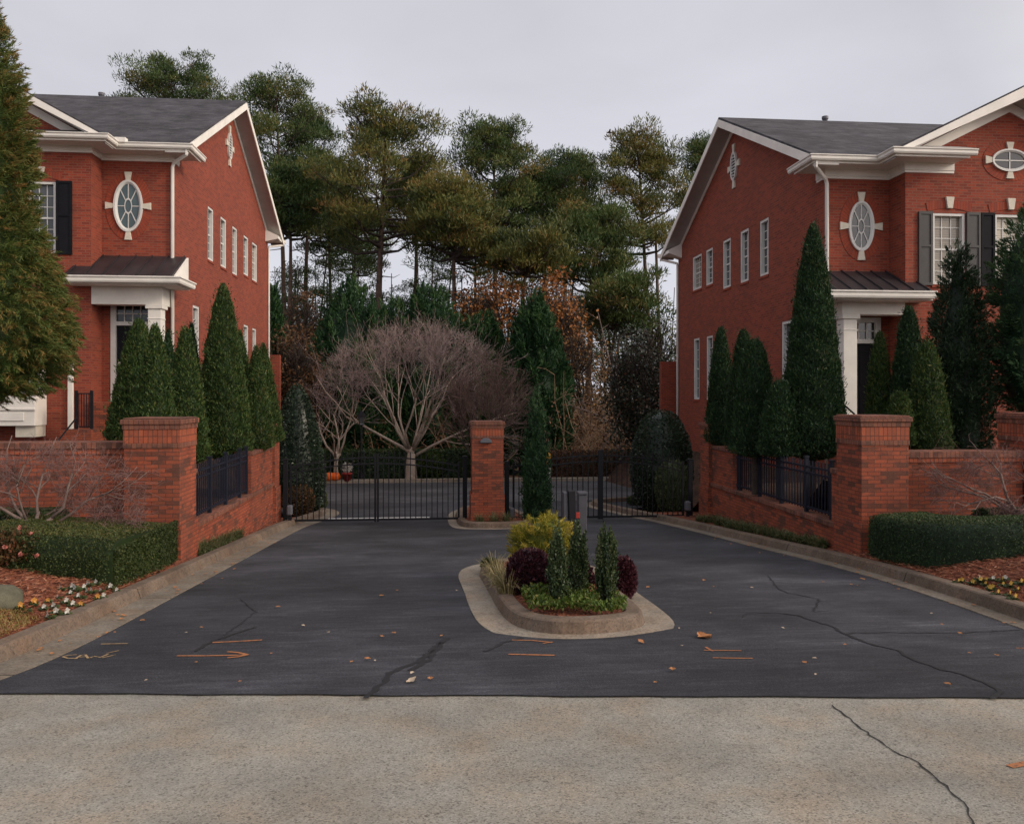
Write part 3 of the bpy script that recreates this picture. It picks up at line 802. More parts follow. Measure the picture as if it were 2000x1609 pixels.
def louvre_vent(S, cu, cv, a, b, parent):
    n = 32
    def ell(k, ra, rb, d): return S(cu + ra * math.cos(2 * math.pi * k / n), d, cv + rb * math.sin(2 * math.pi * k / n))
    fr = MB(); t = .06
    for k in range(n):
        for (o0, z0), (o1, z1) in (((0, .004), (0, -.06)), ((0, -.06), (-t, -.06)), ((-t, -.06), (-t, .004))):
            fr.quad(ell(k, a + o0, b + o0, z0), ell(k + 1, a + o0, b + o0, z0), ell(k + 1, a + o1, b + o1, z1), ell(k, a + o1, b + o1, z1))
    for i in range(9):
        v = -b * .82 + i * b * 1.64 / 8; h = a * math.sqrt(max(0, 1 - (v / b) ** 2)) - t * .6
        if h > .02: sbox(fr, S, cu - h, cu + h, -.045, -.02, cv + v - .016, cv + v + .016)
    w = obj('louvre_vent', fr, M['muntin'], parent)
    p = MB(); p.poly([ell(k, a - t * .9, b - t * .9, -.004) for k in range(n)]); obj('backing', p, M['dark'], w)
    for (du, dv) in ((0, 1), (0, -1), (1, 0), (-1, 0)):
        ks = MB(); L = .24; e = (a if du else b) - .01; w0, w1 = .06, .1
        if du: c = [(du * e, -w0), (du * e, w0), (du * (e + L), w1), (du * (e + L), -w1)]
        else: c = [(-w0, dv * e), (w0, dv * e), (w1, dv * (e + L)), (-w1, dv * (e + L))]
        ks.add([S(cu + x, -.05, cv + y) for x, y in c] + [S(cu + x, .0, cv + y) for x, y in c], ((0, 1, 2, 3), (7, 6, 5, 4), (0, 4, 5, 1), (1, 5, 6, 2), (2, 6, 7, 3), (3, 7, 4, 0)))
        obj('keystone', ks, M['stone'], w)

def shutter(S, u0, u1, v0, v1, mat, parent):
    mb = MB()
    for a, b, c, d, e in ((u0, u0 + .05, -.05, v0, v1), (u1 - .05, u1, -.05, v0, v1)): sbox(mb, S, a, b, c, -.004, d, e)
    vm = v0 + (v1 - v0) * .52
    for v, h in ((v0, .06), (vm, .05), (v1 - .06, .06)): sbox(mb, S, u0 + .05, u1 - .05, -.05, -.004, v, v + h)
    sbox(mb, S, u0 + .05, u1 - .05, -.03, -.006, v0 + .06, vm); sbox(mb, S, u0 + .05, u1 - .05, -.03, -.006, vm + .05, v1 - .06)
    return obj('shutter', mb, mat, parent)

def house(p, sx, label):
    X0, Y0 = p['X'], p['Y']
    def T(x, y, z): return (X0 + sx * x, Y0 + y, z)
    root = thing('brick_house', label, 'house', (X0, Y0, p['zb']), 'brick houses either side of the gates')
    zf, ze, zr = p['zf'], p['ze'], p['zr']       # frieze bottom, gutter top, ridge
    dep = 11.5; ym = dep / 2; xw, yw, wl = p['xw'], -.65, p['wl']; xlen = p['xlen']
    pitch = (zr - ze) / (ym + .55)
    def side(u, d, v): return T(d, u, v)
    def front(u, d, v): return T(u, d, v)
    def wing(u, d, v): return T(u, yw + d, v)
    zroof = lambda y: ze + pitch * (y + .55) if y < ym else ze + pitch * (dep + .55 - y)
    # ---- walls
    wl_mb = MB()
    holes = [(a, b, p['wu'][i] + .0, p['wt']) for i, (a, b) in enumerate(p['up'])] + [(a, b, c, d) for a, b, c, d in p['lo']]
    zt = zroof(0) - .05
    wall_open(wl_mb, side, 0, dep, p['zb'], zt, holes, .12)
    wl_mb.poly([side(0, 0, zt), side(dep, 0, zt), side(ym, 0, zr - .14)])
    dr = p['door']
    wall_open(wl_mb, front, 0, xw, p['zb'], zt, [(dr[0], dr[1], dr[2], dr[3])], .15)
    wl_mb.quad(T(xw, 0, p['zb']), T(xw, yw, p['zb']), T(xw, yw, zt), T(xw, 0, zt))
    xc = xw + wl / 2
    wh = [(w[0], w[1], w[2], w[3]) for w in p['wing']]
    zwt = ze + .1
    wall_open(wl_mb, wing, xw, xw + wl, p['zb'], zwt, wh, .12)
    wp = p['wpitch']; zwr = ze + wp * (wl / 2 + .5)
    wl_mb.poly([wing(xw, 0, zwt), wing(xw + wl, 0, zwt), wing(xw + wl, 0, ze + wp * .5 - .06), wing(xc, 0, zwr - .1), wing(xw, 0, ze + wp * .5 - .06)])
    wl_mb.quad(T(xw + wl, yw, p['zb']), T(xw + wl, 0, p['zb']), T(xw + wl, 0, zt), T(xw + wl, yw, zt))
    wl_mb.quad(T(xw + wl, 0, p['zb']), T(xlen, 0, p['zb']), T(xlen, 0, zt), T(xw + wl, 0, zt))
    wl_mb.quad(T(0, dep, p['zb']), T(xlen, dep, p['zb']), T(xlen, dep, zt), T(0, dep, zt))
    wl_mb.poly([T(xlen, 0, p['zb']), T(xlen, dep, p['zb']), T(xlen, dep, zt), T(xlen, ym, zr - .14), T(xlen, 0, zt)])
    obj('wall', wl_mb, M['brick_house'], root)
    # ---- roof
    rf = MB(); t = .07; xo = -.5
    def slab(poly):   # poly in local coords, thickness downwards
        rf.add([T(*q) for q in poly] + [T(q[0], q[1], q[2] - t) for q in poly], [tuple(range(len(poly))), tuple(range(2 * len(poly) - 1, len(poly) - 1, -1))] + [(i, (i + 1) % len(poly), len(poly) + (i + 1) % len(poly), len(poly) + i) for i in range(len(poly))])
    slab([(xo, -.6, ze + .0), (xlen, -.6, ze + .0), (xlen, ym, zr + .03), (xo, ym, zr + .03)])
    slab([(xo, dep + .6, ze), (xlen, dep + .6, ze), (xlen, ym + .001, zr + .029), (xo, ym + .001, zr + .029)])
    yb = ym * .9
    wx0, wx1 = xw - .55, xw + wl + .55
    yo = yw - .5
    slab([(wx0, yo, ze + .02), (xc, yo, zwr + .02), (xc, yb, zwr + .02), (wx0, yb, ze + .02)])
    slab([(wx1, yo, ze + .02), (xc + .001, yo, zwr + .019), (xc + .001, yb, zwr + .019), (wx1, yb, ze + .02)])
    roof = obj('roof', rf, M['shingles'], root)
    vp = MB(); q = p['vent']; c = Vector(T(q[0], ym + .35, zroof(ym + .35)))
    vp.tube([c, c + Vector((0, 0, .33))], .05, 10); vp.tube([c + Vector((0, 0, .30)), c + Vector((0, 0, .36)), c + Vector((0, 0, .37)), c + Vector((0, 0, .45))], [.06, .09, .1, .1], 10)
    obj('vent_pipe', vp, M['grey_metal'], roof)
    # ---- gable rake boards and soffits
    rk = MB()
    def rake_pts(o0, o1, front_half):
        ya, yb_ = (-.62, ym) if front_half else (dep + .62, ym)
        za, zb_ = ze - .02, zr + .0
        return [(ya, za - o0), (yb_, zb_ - o0), (yb_, zb_ - o1), (ya, za - o1)]
    for fh in (True, False):
        pts = rake_pts(.04, .26, fh)
        rk.prism([(xo - .035, y, z) for y, z in pts], (.035, 0, 0), T)
    obj('rake_board', rk, M['white'], root)
    sf = MB()
    for fh in (True, False):
        pts = rake_pts(.17, .20, fh)
        sf.prism([(xo + .0, y, z) for y, z in pts], (.498, 0, 0), T)
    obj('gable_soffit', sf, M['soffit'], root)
    fb = MB()
    for fh in (True, False):
        pts = rake_pts(.20, .36, fh)
        pts = [(min(max(y, 0.0), dep), z + (pitch * .62 if (y < 0 or y > dep) else 0)) for y, z in pts]
        fb.prism([(-.03, y, z) for y, z in pts], (.028, 0, 0), T)
    obj('frieze_board', fb, M['white'], root)
    # ---- eaves: frieze, soffit, gutter along the front, wrapping both ways
    xr_end = xw + p['ret']
    path = [(0, .42), (0, 0), (xw, 0), (xw, yw), (xr_end, yw)]
    fz = sweep_plan(path, [(.0, zf), (.025, zf), (.025, zf + .05), (.04, zf + .06), (.04, ze - .13), (0, ze - .13)], T)
    obj('frieze_board', fz, M['white'], root)
    sp = sweep_plan(path, [(.0, ze - .14), (.5, ze - .14), (.56, ze - .17), (.58, ze - .17), (.58, ze - .06), (0, ze - .06)], T)
    obj('eave_soffit', sp, M['white'], root)
    gt = sweep_plan([(0, .55), (0, 0), (xw, 0), (xw, yw), (xr_end + .12, yw)], [(.585, ze - .125), (.65, ze - .125), (.675, ze - .09), (.675, ze - .04), (.70, ze - .02), (.70, ze + .0), (.585, ze + .0)], T)
    obj('gutter', gt, M['white'], root)
    rt = sweep_plan([(xw, yw), (xr_end + .1, yw)], [(.0, ze + .02), (.66, ze + .02), (0.0, ze + .26)], T)
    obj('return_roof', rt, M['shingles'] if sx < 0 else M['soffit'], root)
    rt = sweep_plan([(0, .5), (0, 0)], [(.0, ze + .005), (.60, ze + .005), (0.0, ze + .2)], T)
    obj('return_roof', rt, M['white'], root)
    # back eave return on the gable
    sp = sweep_plan([(0, dep), (0, dep - .45)], [(.0, zf + .05), (.03, zf + .05), (.5, ze - .14), (.5, ze - .02), (0, ze + .22)], T)
    obj('eave_return', sp, M['white'], root)
    g2 = MB(); g2.box(xo - .1, xlen, dep + .58, dep + .7, ze - .13, ze, T); obj('gutter', g2, M['white'], root)
    sb = MB(); sb.box(xo, 0.6, dep + .003, dep + .575, ze - .15, ze - .06, T); obj('eave_soffit', sb, M['white'], root)
    # front gable of the wing
    rk = MB()
    for a, b in ((wx0 - .02, xc), (wx1 + .02, xc)):
        za, zb_ = ze - .0, zwr
        rk.prism([(a, yo - .04, za - .04), (b, yo - .04, zb_ - .02), (b, yo - .04, zb_ - .27), (a, yo - .04, za - .27 + (.12 if True else 0))], (0, .038, 0), T)
    obj('rake_board', rk, M['white'], root)
    sf = MB()
    for a, b in ((wx0, xc), (wx1, xc)):
        sf.prism([(a, yo, ze - .17), (b, yo, zwr - .16), (b, yo, zwr - .19), (a, yo, ze - .20)], (0, .47, 0), T)
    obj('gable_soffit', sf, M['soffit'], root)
    fb = MB()
    for a, b in ((xw, xc), (xw + wl, xc)):
        za = ze + wp * .5
        fb.prism([(a, yw - .035, za - .2), (b, yw - .035, zwr - .2), (b, yw - .035, zwr - .42), (a, yw - .035, za - .42)], (0, .033, 0), T)
    obj('frieze_board', fb, M['white'], root)
    # ---- downspouts
    def spout(pts, r=.045):
        mb = MB(); mb.tube([T(*q) for q in pts], r, 8); return obj('downspout', mb, M['white'], root, smooth=True)
    spout([(-.52, -.55, ze - .12), (-.5, -.53, ze - .24), (-.05, -.09, zf - .03), (.0, -.055, zf - .14), (.0, -.055, p['zb'])])
    spout([(-.52, dep + .62, ze - .1), (-.5, dep + .58, ze - .22), (-.06, dep - .04, zf - .1), (-.05, dep - .06, zf - .25), (-.05, dep - .06, p['zb'])])
    bxm = MB(); bx = p['hopper']; bxm.box(bx - .14, bx + .14, -.72, -.55, ze - .02, ze + .1, T); obj('leader_box', bxm, M['white'], root)
    # ---- windows
    for i, (a, b) in enumerate(p['up']): window(side, a, b, p['wu'][i], p['wt'], 2, 6, root, M['glass_grey'] if i != 4 else M['blind_tan'])
    for a, b, c, d in p['lo']: window(side, a, b, c, d, 2, 6, root, M['glass_grey'])
    oval_window(front, p['oval'][0], p['oval'][1], p['oval'][2], p['oval'][3], root, M['glass_teal'] if sx < 0 else M['glass_grey'])
    louvre_vent(side, p['gv'][0], p['gv'][1], .24, .44, root)
    for w in p['wing']:
        window(wing, w[0], w[1], w[2], w[3], 3, 6, root, M[w[4]], rev=.1, cas=.06)
        for s, mt in ((-1, w[5]), (1, w[6])):
            sw = w[7]
            u = (w[0] - .02 - sw, w[0] - .02) if s < 0 else (w[1] + .02, w[1] + .02 + sw)
            shutter(wing, u[0], u[1], w[2] - .03, w[3] + .02, M[mt], root)
        # segmental brick arch and keystone
        um = (w[0] + w[1]) / 2; hw = (w[1] - w[0]) / 2 + .12
        ar = MB(); n = 12
        for k in range(n):
            q = []
            for kk in (k, k + 1):
                u = -hw + 2 * hw * kk / n; h0 = w[3] + .02 + .09 * (1 - (u / hw) ** 2)
                q.append((um + u, h0)); q.append((um + u * 1.1, h0 + .2))
            ar.add([wing(q[0][0], -.014, q[0][1]), wing(q[2][0], -.014, q[2][1]), wing(q[3][0], -.014, q[3][1]), wing(q[1][0], -.014, q[1][1]), wing(q[3][0], .002, q[3][1]), wing(q[1][0], .002, q[1][1]), wing(q[0][0], .002, q[0][1]), wing(q[2][0], .002, q[2][1])], ((0, 1, 2, 3), (3, 2, 4, 5), (6, 7, 1, 0)))
        obj('brick_arch', ar, M['brick_arch'], root)
        ks = MB(); v0 = w[3] + .10
        c = [(-.06, v0), (.06, v0), (.1, v0 + .26), (-.1, v0 + .26)]
        ks.add([wing(um + x, -.06, y) for x, y in c] + [wing(um + x, .0, y) for x, y in c], ((0, 1, 2, 3), (7, 6, 5, 4), (0, 4, 5, 1), (1, 5, 6, 2), (2, 6, 7, 3), (3, 7, 4, 0)))
        obj('keystone', ks, M['stone'], root, bevel=.006)
    if p.get('wov'):
        o = p['wov']; oval_window(wing, o[0], o[1], o[2], o[3], root, M['glass_dark'], horiz=True)
    # ---- porch
    z1, z0 = p['pz1'], p['pz0']; px0, px1 = p['px0'], xw + p['pxe']
    pe = -1.15
    pr = MB()
    pr.prism([(px0 + .12, 0.0, z1), (px0 + .12, pe, z0 + .02), (px0 + .12, pe, z0 - .03), (px0 + .12, 0, z1 - .05)], (px1 - px0 - .12, 0, 0), T)
    n = 6
    for i in range(n + 1):
        x = px0 + .16 + (px1 - px0 - .24) * i / n
        pr.prism([(x - .012, -.0, z1 + .035), (x - .012, pe, z0 + .055), (x - .012, pe, z0 + .018), (x - .012, 0, z1 - .002)], (.024, 0, 0), T)
    proof = obj('porch_roof', pr, M['copper'], root)
    tri = MB(); tri.prism([(px0 + .06, 0, z1 - .03), (px0 + .06, pe + .1, z0 + .02), (px0 + .06, 0, z0 + .02)], (.05, 0, 0), T); obj('gable_end', tri, M['white'], proof)
    pg = sweep_plan([(px0, 0.0), (px0, pe), (px1, pe)], [(.0, z0 - .16), (.10, z0 - .16), (.12, z0 - .12), (.12, z0 - .05), (.15, z0 - .03), (.15, z0 + .0), (0, z0 + .0)], T)
    obj('porch_gutter', pg, M['white'], root)
    ps = MB(); ps.box(px0 + .03, px1 - .003, pe + .02, -.003, z0 - .19, z0 - .05, T); obj('porch_soffit', ps, M['white'], root)
    bt, bb = z0 - .19, p['bb']
    bm_ = MB(); bm_.box(.06, xw - .004, yw, yw + .36, bb, bt, T); bm_.box(.062, .40, yw + .361, -.004, bb + .002, bt, T)
    obj('porch_beam', bm_, M['white'], root, bevel=.008)
    cl = MB(); c0, c1 = .10, .42
    cl.box(c0, c1, yw + .02, yw + .34, p['zfl'], bb - .003, T)
    cl.box(c0 - .05, c1 + .05, yw - .03, yw + .39, bb - .10, bb - .002, T); cl.box(c0 - .015, c1 + .015, yw + .005, yw + .355, bb - .36, bb - .335, T)
    cl.box(c0 - .04, c1 + .04, yw - .02, yw + .38, p['zfl'], p['zfl'] + .2, T)
    obj('porch_column', cl, M['white'], root, bevel=.008)
    st = MB(); st.box(.0, xw + .0, yw - .1, -.004, p['zb'], p['zfl'], T); obj('porch_floor', st, M['brick_wall'], root)
    # door with a transom
    tz = p['tz']
    df = MB(); a, b, c, d = dr
    for q in ((a + .003, a + .13, c, d - .003), (b - .13, b - .003, c, d - .003), (a + .13, b - .13, d - .12, d - .003), (a + .13, b - .13, tz - .05, tz + .05)): sbox(df, front, q[0], q[1], -.02, .10, q[2], q[3])
    for i in range(1, 4):
        u = a + .13 + (b - a - .26) * i / 4; sbox(df, front, u - .012, u + .012, .03, .06, tz + .05, d - .12)
    v = (tz + .05 + d - .12) / 2; sbox(df, front, a + .13, b - .13, .032, .058, v - .012, v + .012)
    door = obj('door_frame', df, M['muntin'], root)
    dl = MB(); sbox(dl, front, a + .13, b - .13, .06, .1, c, tz - .05); obj('door', dl, M['door'], door)
    for (q0, q1) in ((.12, .46), (.54, .88)):
        for (r0, r1) in ((.08, .45), (.52, .92)):
            dl = MB(); uu = a + .13; W = b - a - .26; H = tz - .05 - c
            sbox(dl, front, uu + W * q0, uu + W * q1, .045, .0595, c + H * r0, c + H * r1); obj('door_panel', dl, M['door'], door, bevel=.01)
    tp = MB(); sbox(tp, front, a + .13, b - .13, .062, .07, tz + .05, d - .12); obj('pane', tp, M['glass_dark'], door)
    kn = MB(); kn.lathe([(.0, 0), (.03, .005), (.035, .03), (.0, .05)], T(b - .22, .0, c + 1.0), 10); obj('door_knob', kn, M['stone'], door)
    return root, T, wing

HL = dict(X=-7.0, Y=21.6, zb=-.45, zf=7.70, ze=8.0, zr=11.42, xw=1.8, wl=5.6, xlen=13, wpitch=.55, ret=1.45,
          up=[(3.13, 3.72), (4.53, 5.2), (5.97, 6.6), (7.52, 8.2), (8.8, 9.6)], wt=7.3, wu=[5.68, 5.70, 5.68, 5.89, 5.87],
          lo=[(1.66, 2.26, 2.1, 4.14), (5.97, 6.6, 2.1, 4.1), (7.52, 8.2, 2.1, 4.1), (8.84, 9.45, 2.1, 4.08)],
          oval=(1.13, 6.52, .37, .68), gv=(5.55, 9.85), door=(.5, 1.58, 1.4, 4.05), tz=3.45, pz1=5.22, pz0=4.52, px0=-.45, pxe=.45, bb=3.88, zfl=1.4,
          hopper=1.08, vent=(4.3,),
          wing=[(2.65, 3.35, 5.15, 6.95, 'glass_grey', 'shutter_black', 'shutter_black', .38), (4.25, 4.95, 5.15, 6.95, 'glass_grey', 'shutter_black', 'shutter_black', .38), (5.85, 6.55, 5.15, 6.95, 'glass_grey', 'shutter_black', 'shutter_black', .38)])
HR = dict(X=8.94, Y=17.75, zb=-.45, zf=6.62, ze=6.98, zr=10.0, xw=1.55, wl=5.0, xlen=15, wpitch=.50, ret=1.15,
          up=[(3.24, 3.83), (4.65, 5.28), (6.08, 6.75), (7.70, 8.36), (8.83, 9.78)], wt=6.45, wu=[4.89, 4.91, 4.93, 5.25, 5.26],
          lo=[(1.4, 2.39, 1.4, 3.5), (7.70, 8.31, 1.42, 3.55), (9.05, 9.66, 1.42, 3.56)],
          oval=(.85, 5.52, .31, .585), gv=(5.75, 8.55), door=(.3, 1.34, .75, 3.4), tz=2.84, pz1=4.47, pz0=3.86, px0=-.5, pxe=.35, bb=3.40, zfl=.75,
          hopper=1.28, vent=(3.05,),
          wing=[(2.20, 2.98, 4.1, 5.72, 'blind_tan', 'shutter_grey', 'shutter_grey', .33), (3.70, 4.45, 4.1, 5.72, 'blind_cream', 'shutter_black', 'shutter_grey', .33), (5.2, 5.95, 4.1, 5.72, 'blind_tan', 'shutter_grey', 'shutter_grey', .33)],
          wov=(4.05, 6.95, .44, .26))
house_l, TL, wingL = house(HL, -1, 'red brick house on the left, its sunlit gable wall facing the drive')
house_r, TR, wingR = house(HR, 1, 'red brick house on the right, shaded gable wall, faded grey shutters and tan blinds')

# white panelled bay box low on the left house, its railing and wall spout
bw = MB(); a = PY(78, 850, 20.6)
def wbox(mb, x0, x1, y0, y1, z0, z1): mb.box(x0, x1, y0, y1, z0, z1)
zt, zb_ = PY(78, 700, 20.5).z, PY(78, 831, 20.5).z
bw.box(a.x - 2.4, a.x, 20.35, 20.945, zb_, zt)
for i in range(3):
    x1 = a.x - .25 - i * .75; bw.box(x1 - .62, x1, 20.325, 20.349, zb_ + .12, zb_ + .32)
bw.box(a.x - 2.42, a.x + .02, 20.31, 20.348, zb_ + .38, zb_ + .43)
obj('bay_window', bw, M['white'], house_l, bevel=.008)
bw = MB(); bw.box(a.x - .5, a.x - .03, 20.45, 20.945, zb_ - .28, zb_ - .003); obj('bay_bracket', bw, M['stone'], house_l)
mb = MB(); q = PY(138, 700, 20.9); q2 = PY(138, 838, 20.9)
mb.box(q.x - .06, q.x + .06, 20.86, 20.944, q2.z, q.z); obj('downspout', mb, M['white'], house_l, bevel=.01)
rl = thing('stair_railing', 'black iron stair railing beside the white downspout of the left house', 'railing', PY(165, 845, 20.3))
yA = 20.3; pA, pB = PY(149, 765, yA), PY(179, 765, yA); zb2 = PY(165, 838, yA).z
for pp in (pA, pB):
    mb = MB(); mb.box(pp.x - .03, pp.x + .03, yA - .03, yA + .03, zb2 - .25, pp.z + .03); obj('post', mb, M['iron'], rl)
mb = MB(); mb.box(pA.x + .03, pB.x - .03, yA - .015, yA + .015, pA.z - .06, pA.z - .03); mb.box(pA.x + .03, pB.x - .03, yA - .015, yA + .015, zb2 + .04, zb2 + .07); obj('rail', mb, M['iron'], rl)
for i in range(1, 6):
    x = pA.x + (pB.x - pA.x) * i / 6; mb = MB(); mb.box(x - .008, x + .008, yA - .008, yA + .008, zb2 + .07, pA.z - .06); obj('baluster', mb, M['iron'], rl)
mb = MB(); mb.tube([PY(150, 815, yA - .2), PY(112, 862, yA - 1.3)], .02, 8); obj('handrail', mb, M['iron'], rl)
mb = MB(); mb.box(pA.x - .2, pB.x + .15, yA - .4, 20.3 + .5, .2, zb2); lo_ = obj('brick_stoop', mb, M['brick_wall'], loc=(pA.x, yA, .2)); tag(lo_, 'small brick stoop under the black railing of the left house', 'stoop')
# handrail at the right porch
rr = thing('stair_railing', 'dark sloping handrail in front of the white porch column at right', 'railing', (PY(1660, 800, 16.6).x, 16.6, .3))
mb = MB(); mb.tube([PY(1648, 790, 16.6), PY(1668, 808, 16.4), PY(1700, 850, 16.2)], .02, 8); obj('handrail', mb, M['iron'], rr)
mb = MB(); mb.tube([PY(1648, 790, 16.6), PY(1648, 880, 16.6)], .02, 8); obj('post', mb, M['iron'], rr)

# ------------------------------------------------------------------ brick walls, pillars, fences, gates
def pillar(x0, x1, y0, y1, zb, zt, plinth_z, label, collar=.33, capn=.035):
    root = thing('brick_pillar', label, 'pillar', ((x0 + x1) / 2, (y0 + y1) / 2, zb), 'brick pillars of the entrance')
    mb = MB(); mb.box(x0, x1, y0, y1, plinth_z, zt - .09 - collar); obj('shaft', mb, M['brick_wall'], root, bevel=.006)
    mb = MB(); e = .03; mb.box(x0 - e, x1 + e, y0 - e, y1 + e, zb - .15, plinth_z); obj('plinth', mb, M['brick_wall'], root, bevel=.008)
    mb = MB(); e = .012; mb.box(x0 - e, x1 + e, y0 - e, y1 + e, zt - .09 - collar, zt - .09 - collar + .07); obj('band', mb, M['brick_cap'], root, bevel=.006)
    mb = MB(); e = .008; mb.box(x0 - e, x1 + e, y0 - e, y1 + e, zt - .09 - collar + .07, zt - .09 - .068); obj('collar', mb, M['soldier'], root, bevel=.006)
    mb = MB(); e = .02; mb.box(x0 - e, x1 + e, y0 - e, y1 + e, zt - .09 - .068, zt - .09); obj('band', mb, M['brick_cap'], root, bevel=.006)
    mb = MB(); e = .04; mb.box(x0 - e, x1 + e, y0 - e, y1 + e, zt - .09, zt - .02)
    mb.box(x0 - e + .03, x1 + e - .03, y0 - e + .03, y1 + e - .03, zt - .02, zt); obj('cap', mb, M['brick_cap'], root, bevel=.012)
    return root
zL, zR = gz(11.4), gz(10.66)
pillar(-4.36, -3.61, 11.41, 12.15, zL, 1.27, -.22, 'large brick pillar standing behind the clipped hedge left of the drive')
pillar(5.89, 6.59, 10.66, 11.36, zR, 1.30, -.22, 'large brick pillar behind the curved hedge right of the drive')
pillar(8.59, 9.29, 10.85, 11.55, -.3, 1.32, -.1, 'brick pillar at the right edge, behind the bare reddish maple')
pillar(-4.16, -3.62, 17.85, 18.35, gz(18), .98, -.45, 'slim brick pillar where the gate meets the left fence wall', .25)
pillar(5.86, 6.4, 16.95, 17.5, gz(17.2), .97, -.45, 'slim brick pillar where the gate meets the right fence wall', .25)
cp = pillar(.70, 1.40, 17.62, 18.3, gz(17.7), 1.0, -.62, 'free standing brick pillar between the two gates with a small dark light', .30)
mb = MB(); c = Vector((PY(949, 862, 17.6).x, 17.6, PY(949, 862, 17.6).z))
mb.prism([(c.x - .14, 17.618, c.z - .03), (c.x + .14, 17.618, c.z - .03), (c.x + .12, 17.618, c.z + .03), (c.x + .05, 17.618, c.z + .075), (c.x - .05, 17.618, c.z + .075), (c.x - .12, 17.618, c.z + .03)], (0, -.09, 0))
obj('light_fixture', mb, M['grey_metal'], cp, bevel=.012)

def front_wall(x0, x1, y0, y1, zb, zt, label, plinth_z):
    root = thing('brick_wall', label, 'wall', ((x0 + x1) / 2, y0, zb), 'brick garden walls')
    mb = MB(); mb.box(x0, x1, y0, y1, plinth_z, zt - .17); obj('wall_body', mb, M['brick_wall'], root)
    mb = MB(); mb.box(x0, x1, y0 - .03, y1 + .03, zb - .3, plinth_z); obj('plinth', mb, M['brick_wall'], root, bevel=.006)
    mb = MB(); mb.box(x0, x1, y0 - .02, y1 + .02, zt - .17, zt - .10); obj('band', mb, M['soldier'], root, bevel=.006)
    mb = MB(); mb.box(x0, x1, y0 - .035, y1 + .035, zt - .10, zt); obj('coping', mb, M['brick_cap'], root, bevel=.01)
front_wall(-13.5, -4.40, 11.62, 11.95, -.4, .93, 'long brick garden wall at left behind the bare pinkish maple', -.10)
front_wall(6.63, 8.56, 10.98, 11.3, -.3, .77, 'short brick garden wall at right between two brick pillars', -.08)
front_wall(9.32, 16, 10.98, 11.3, -.3, .77, 'brick garden wall running on to the right of the end pillar', -.08)

def side_wall(s, x, y_near, yn1, y_far0, y_far1, label, flabel, plab):
    """Low wall with an iron fence panel set between brick piers, running along the drive."""
    xa, xb = (x - .34, x) if s < 0 else (x, x + .34)
    root = thing('brick_wall', label, 'wall', ((xa + xb) / 2, y_near, gz(y_near)), 'brick garden walls')
    zs = -.33
    mb = MB(); y0, y1 = y_near, y_far1
    pts = [(xa, y0, gz(y0) - .2), (xa, y1, gz(y1) - .2), (xa, y1, zs - .08), (xa, y0, zs - .08)]
    mb.prism(pts, (xb - xa, 0, 0)); obj('wall_body', mb, M['brick_wall'], root)
    mb = MB(); mb.box(xa - .03, xb + .03, y0, y1, zs - .08, zs); obj('coping', mb, M['brick_cap'], root, bevel=.008)
    for a, b in ((y_near, yn1), (y_far0, y_far1)):
        mb = MB(); mb.box(xa + .01, xb - .01, a, b, zs, .40); obj('pier', mb, M['brick_wall'], root, bevel=.006)
        mb = MB(); mb.box(xa - .015, xb + .015, a, b + .0, .40, .48); obj('pier_cap', mb, M['brick_cap'], root, bevel=.008)
    fx = x + s * .085
    f = thing('iron_fence', flabel, 'fence', (fx, (yn1 + y_far0) / 2, zs), 'iron fence panels in the side walls')
    ya, yb = yn1 + .02, y_far0 - .02
    for z in (zs + .07, .30, .40):
        mb = MB(); mb.box(fx - .016, fx + .016, ya, yb, z, z + .032); obj('rail', mb, M['iron_blue'], f)
    n = int((yb - ya) / .105)
    for i in range(1, n):
        y = ya + (yb - ya) * i / n
        if i % 9 == 0 or i == 1 or i == n - 1:
            mb = MB(); mb.box(fx - .028, fx + .028, y - .028, y + .028, zs + .0, .56); mb.box(fx - .036, fx + .036, y - .036, y + .036, .56, .59); obj('post', mb, M['iron_blue'], f)
        else:
            mb = MB(); mb.box(fx - .009, fx + .009, y - .009, y + .009, zs + .05, .52); obj('picket', mb, M['iron_blue'], f)
side_wall(-1, -3.66, 12.18, 12.35, 15.9, 17.82, 'low brick wall with a fence opening along the left kerb', 'dark blue-black iron fence panel between the left brick piers below the arborvitae', '')
side_wall(1, 5.92, 11.39, 11.6, 15.7, 16.92, 'low brick wall with a fence opening along the right kerb', 'black iron fence panel between the right brick piers below the tall arborvitae', '')
# garden walls behind the houses
mb = MB(); a = PX(1293, 705, 8.94 - .9); z_ = PY(1300, 706, 30.5).z
mb.box(PY(1292, 700, 30.5).x, 9.3, 30.5, 30.8, -.5, z_); o = obj('brick_wall', mb, M['brick_house'], loc=(8, 30.5, -.5)); tag(o, 'shaded brick wall jutting from the back corner of the right house', 'wall', 'brick garden walls')
z_ = PY(535, 693, 33.6).z
mb = MB(); mb.box(-7.4, PY(546, 700, 33.6).x, 33.6, 33.9, -.8, z_); o = obj('brick_wall', mb, M['brick_house'], loc=(-7, 33.6, -.8)); tag(o, 'brick wall jutting from the back corner of the left house', 'wall', 'brick garden walls')

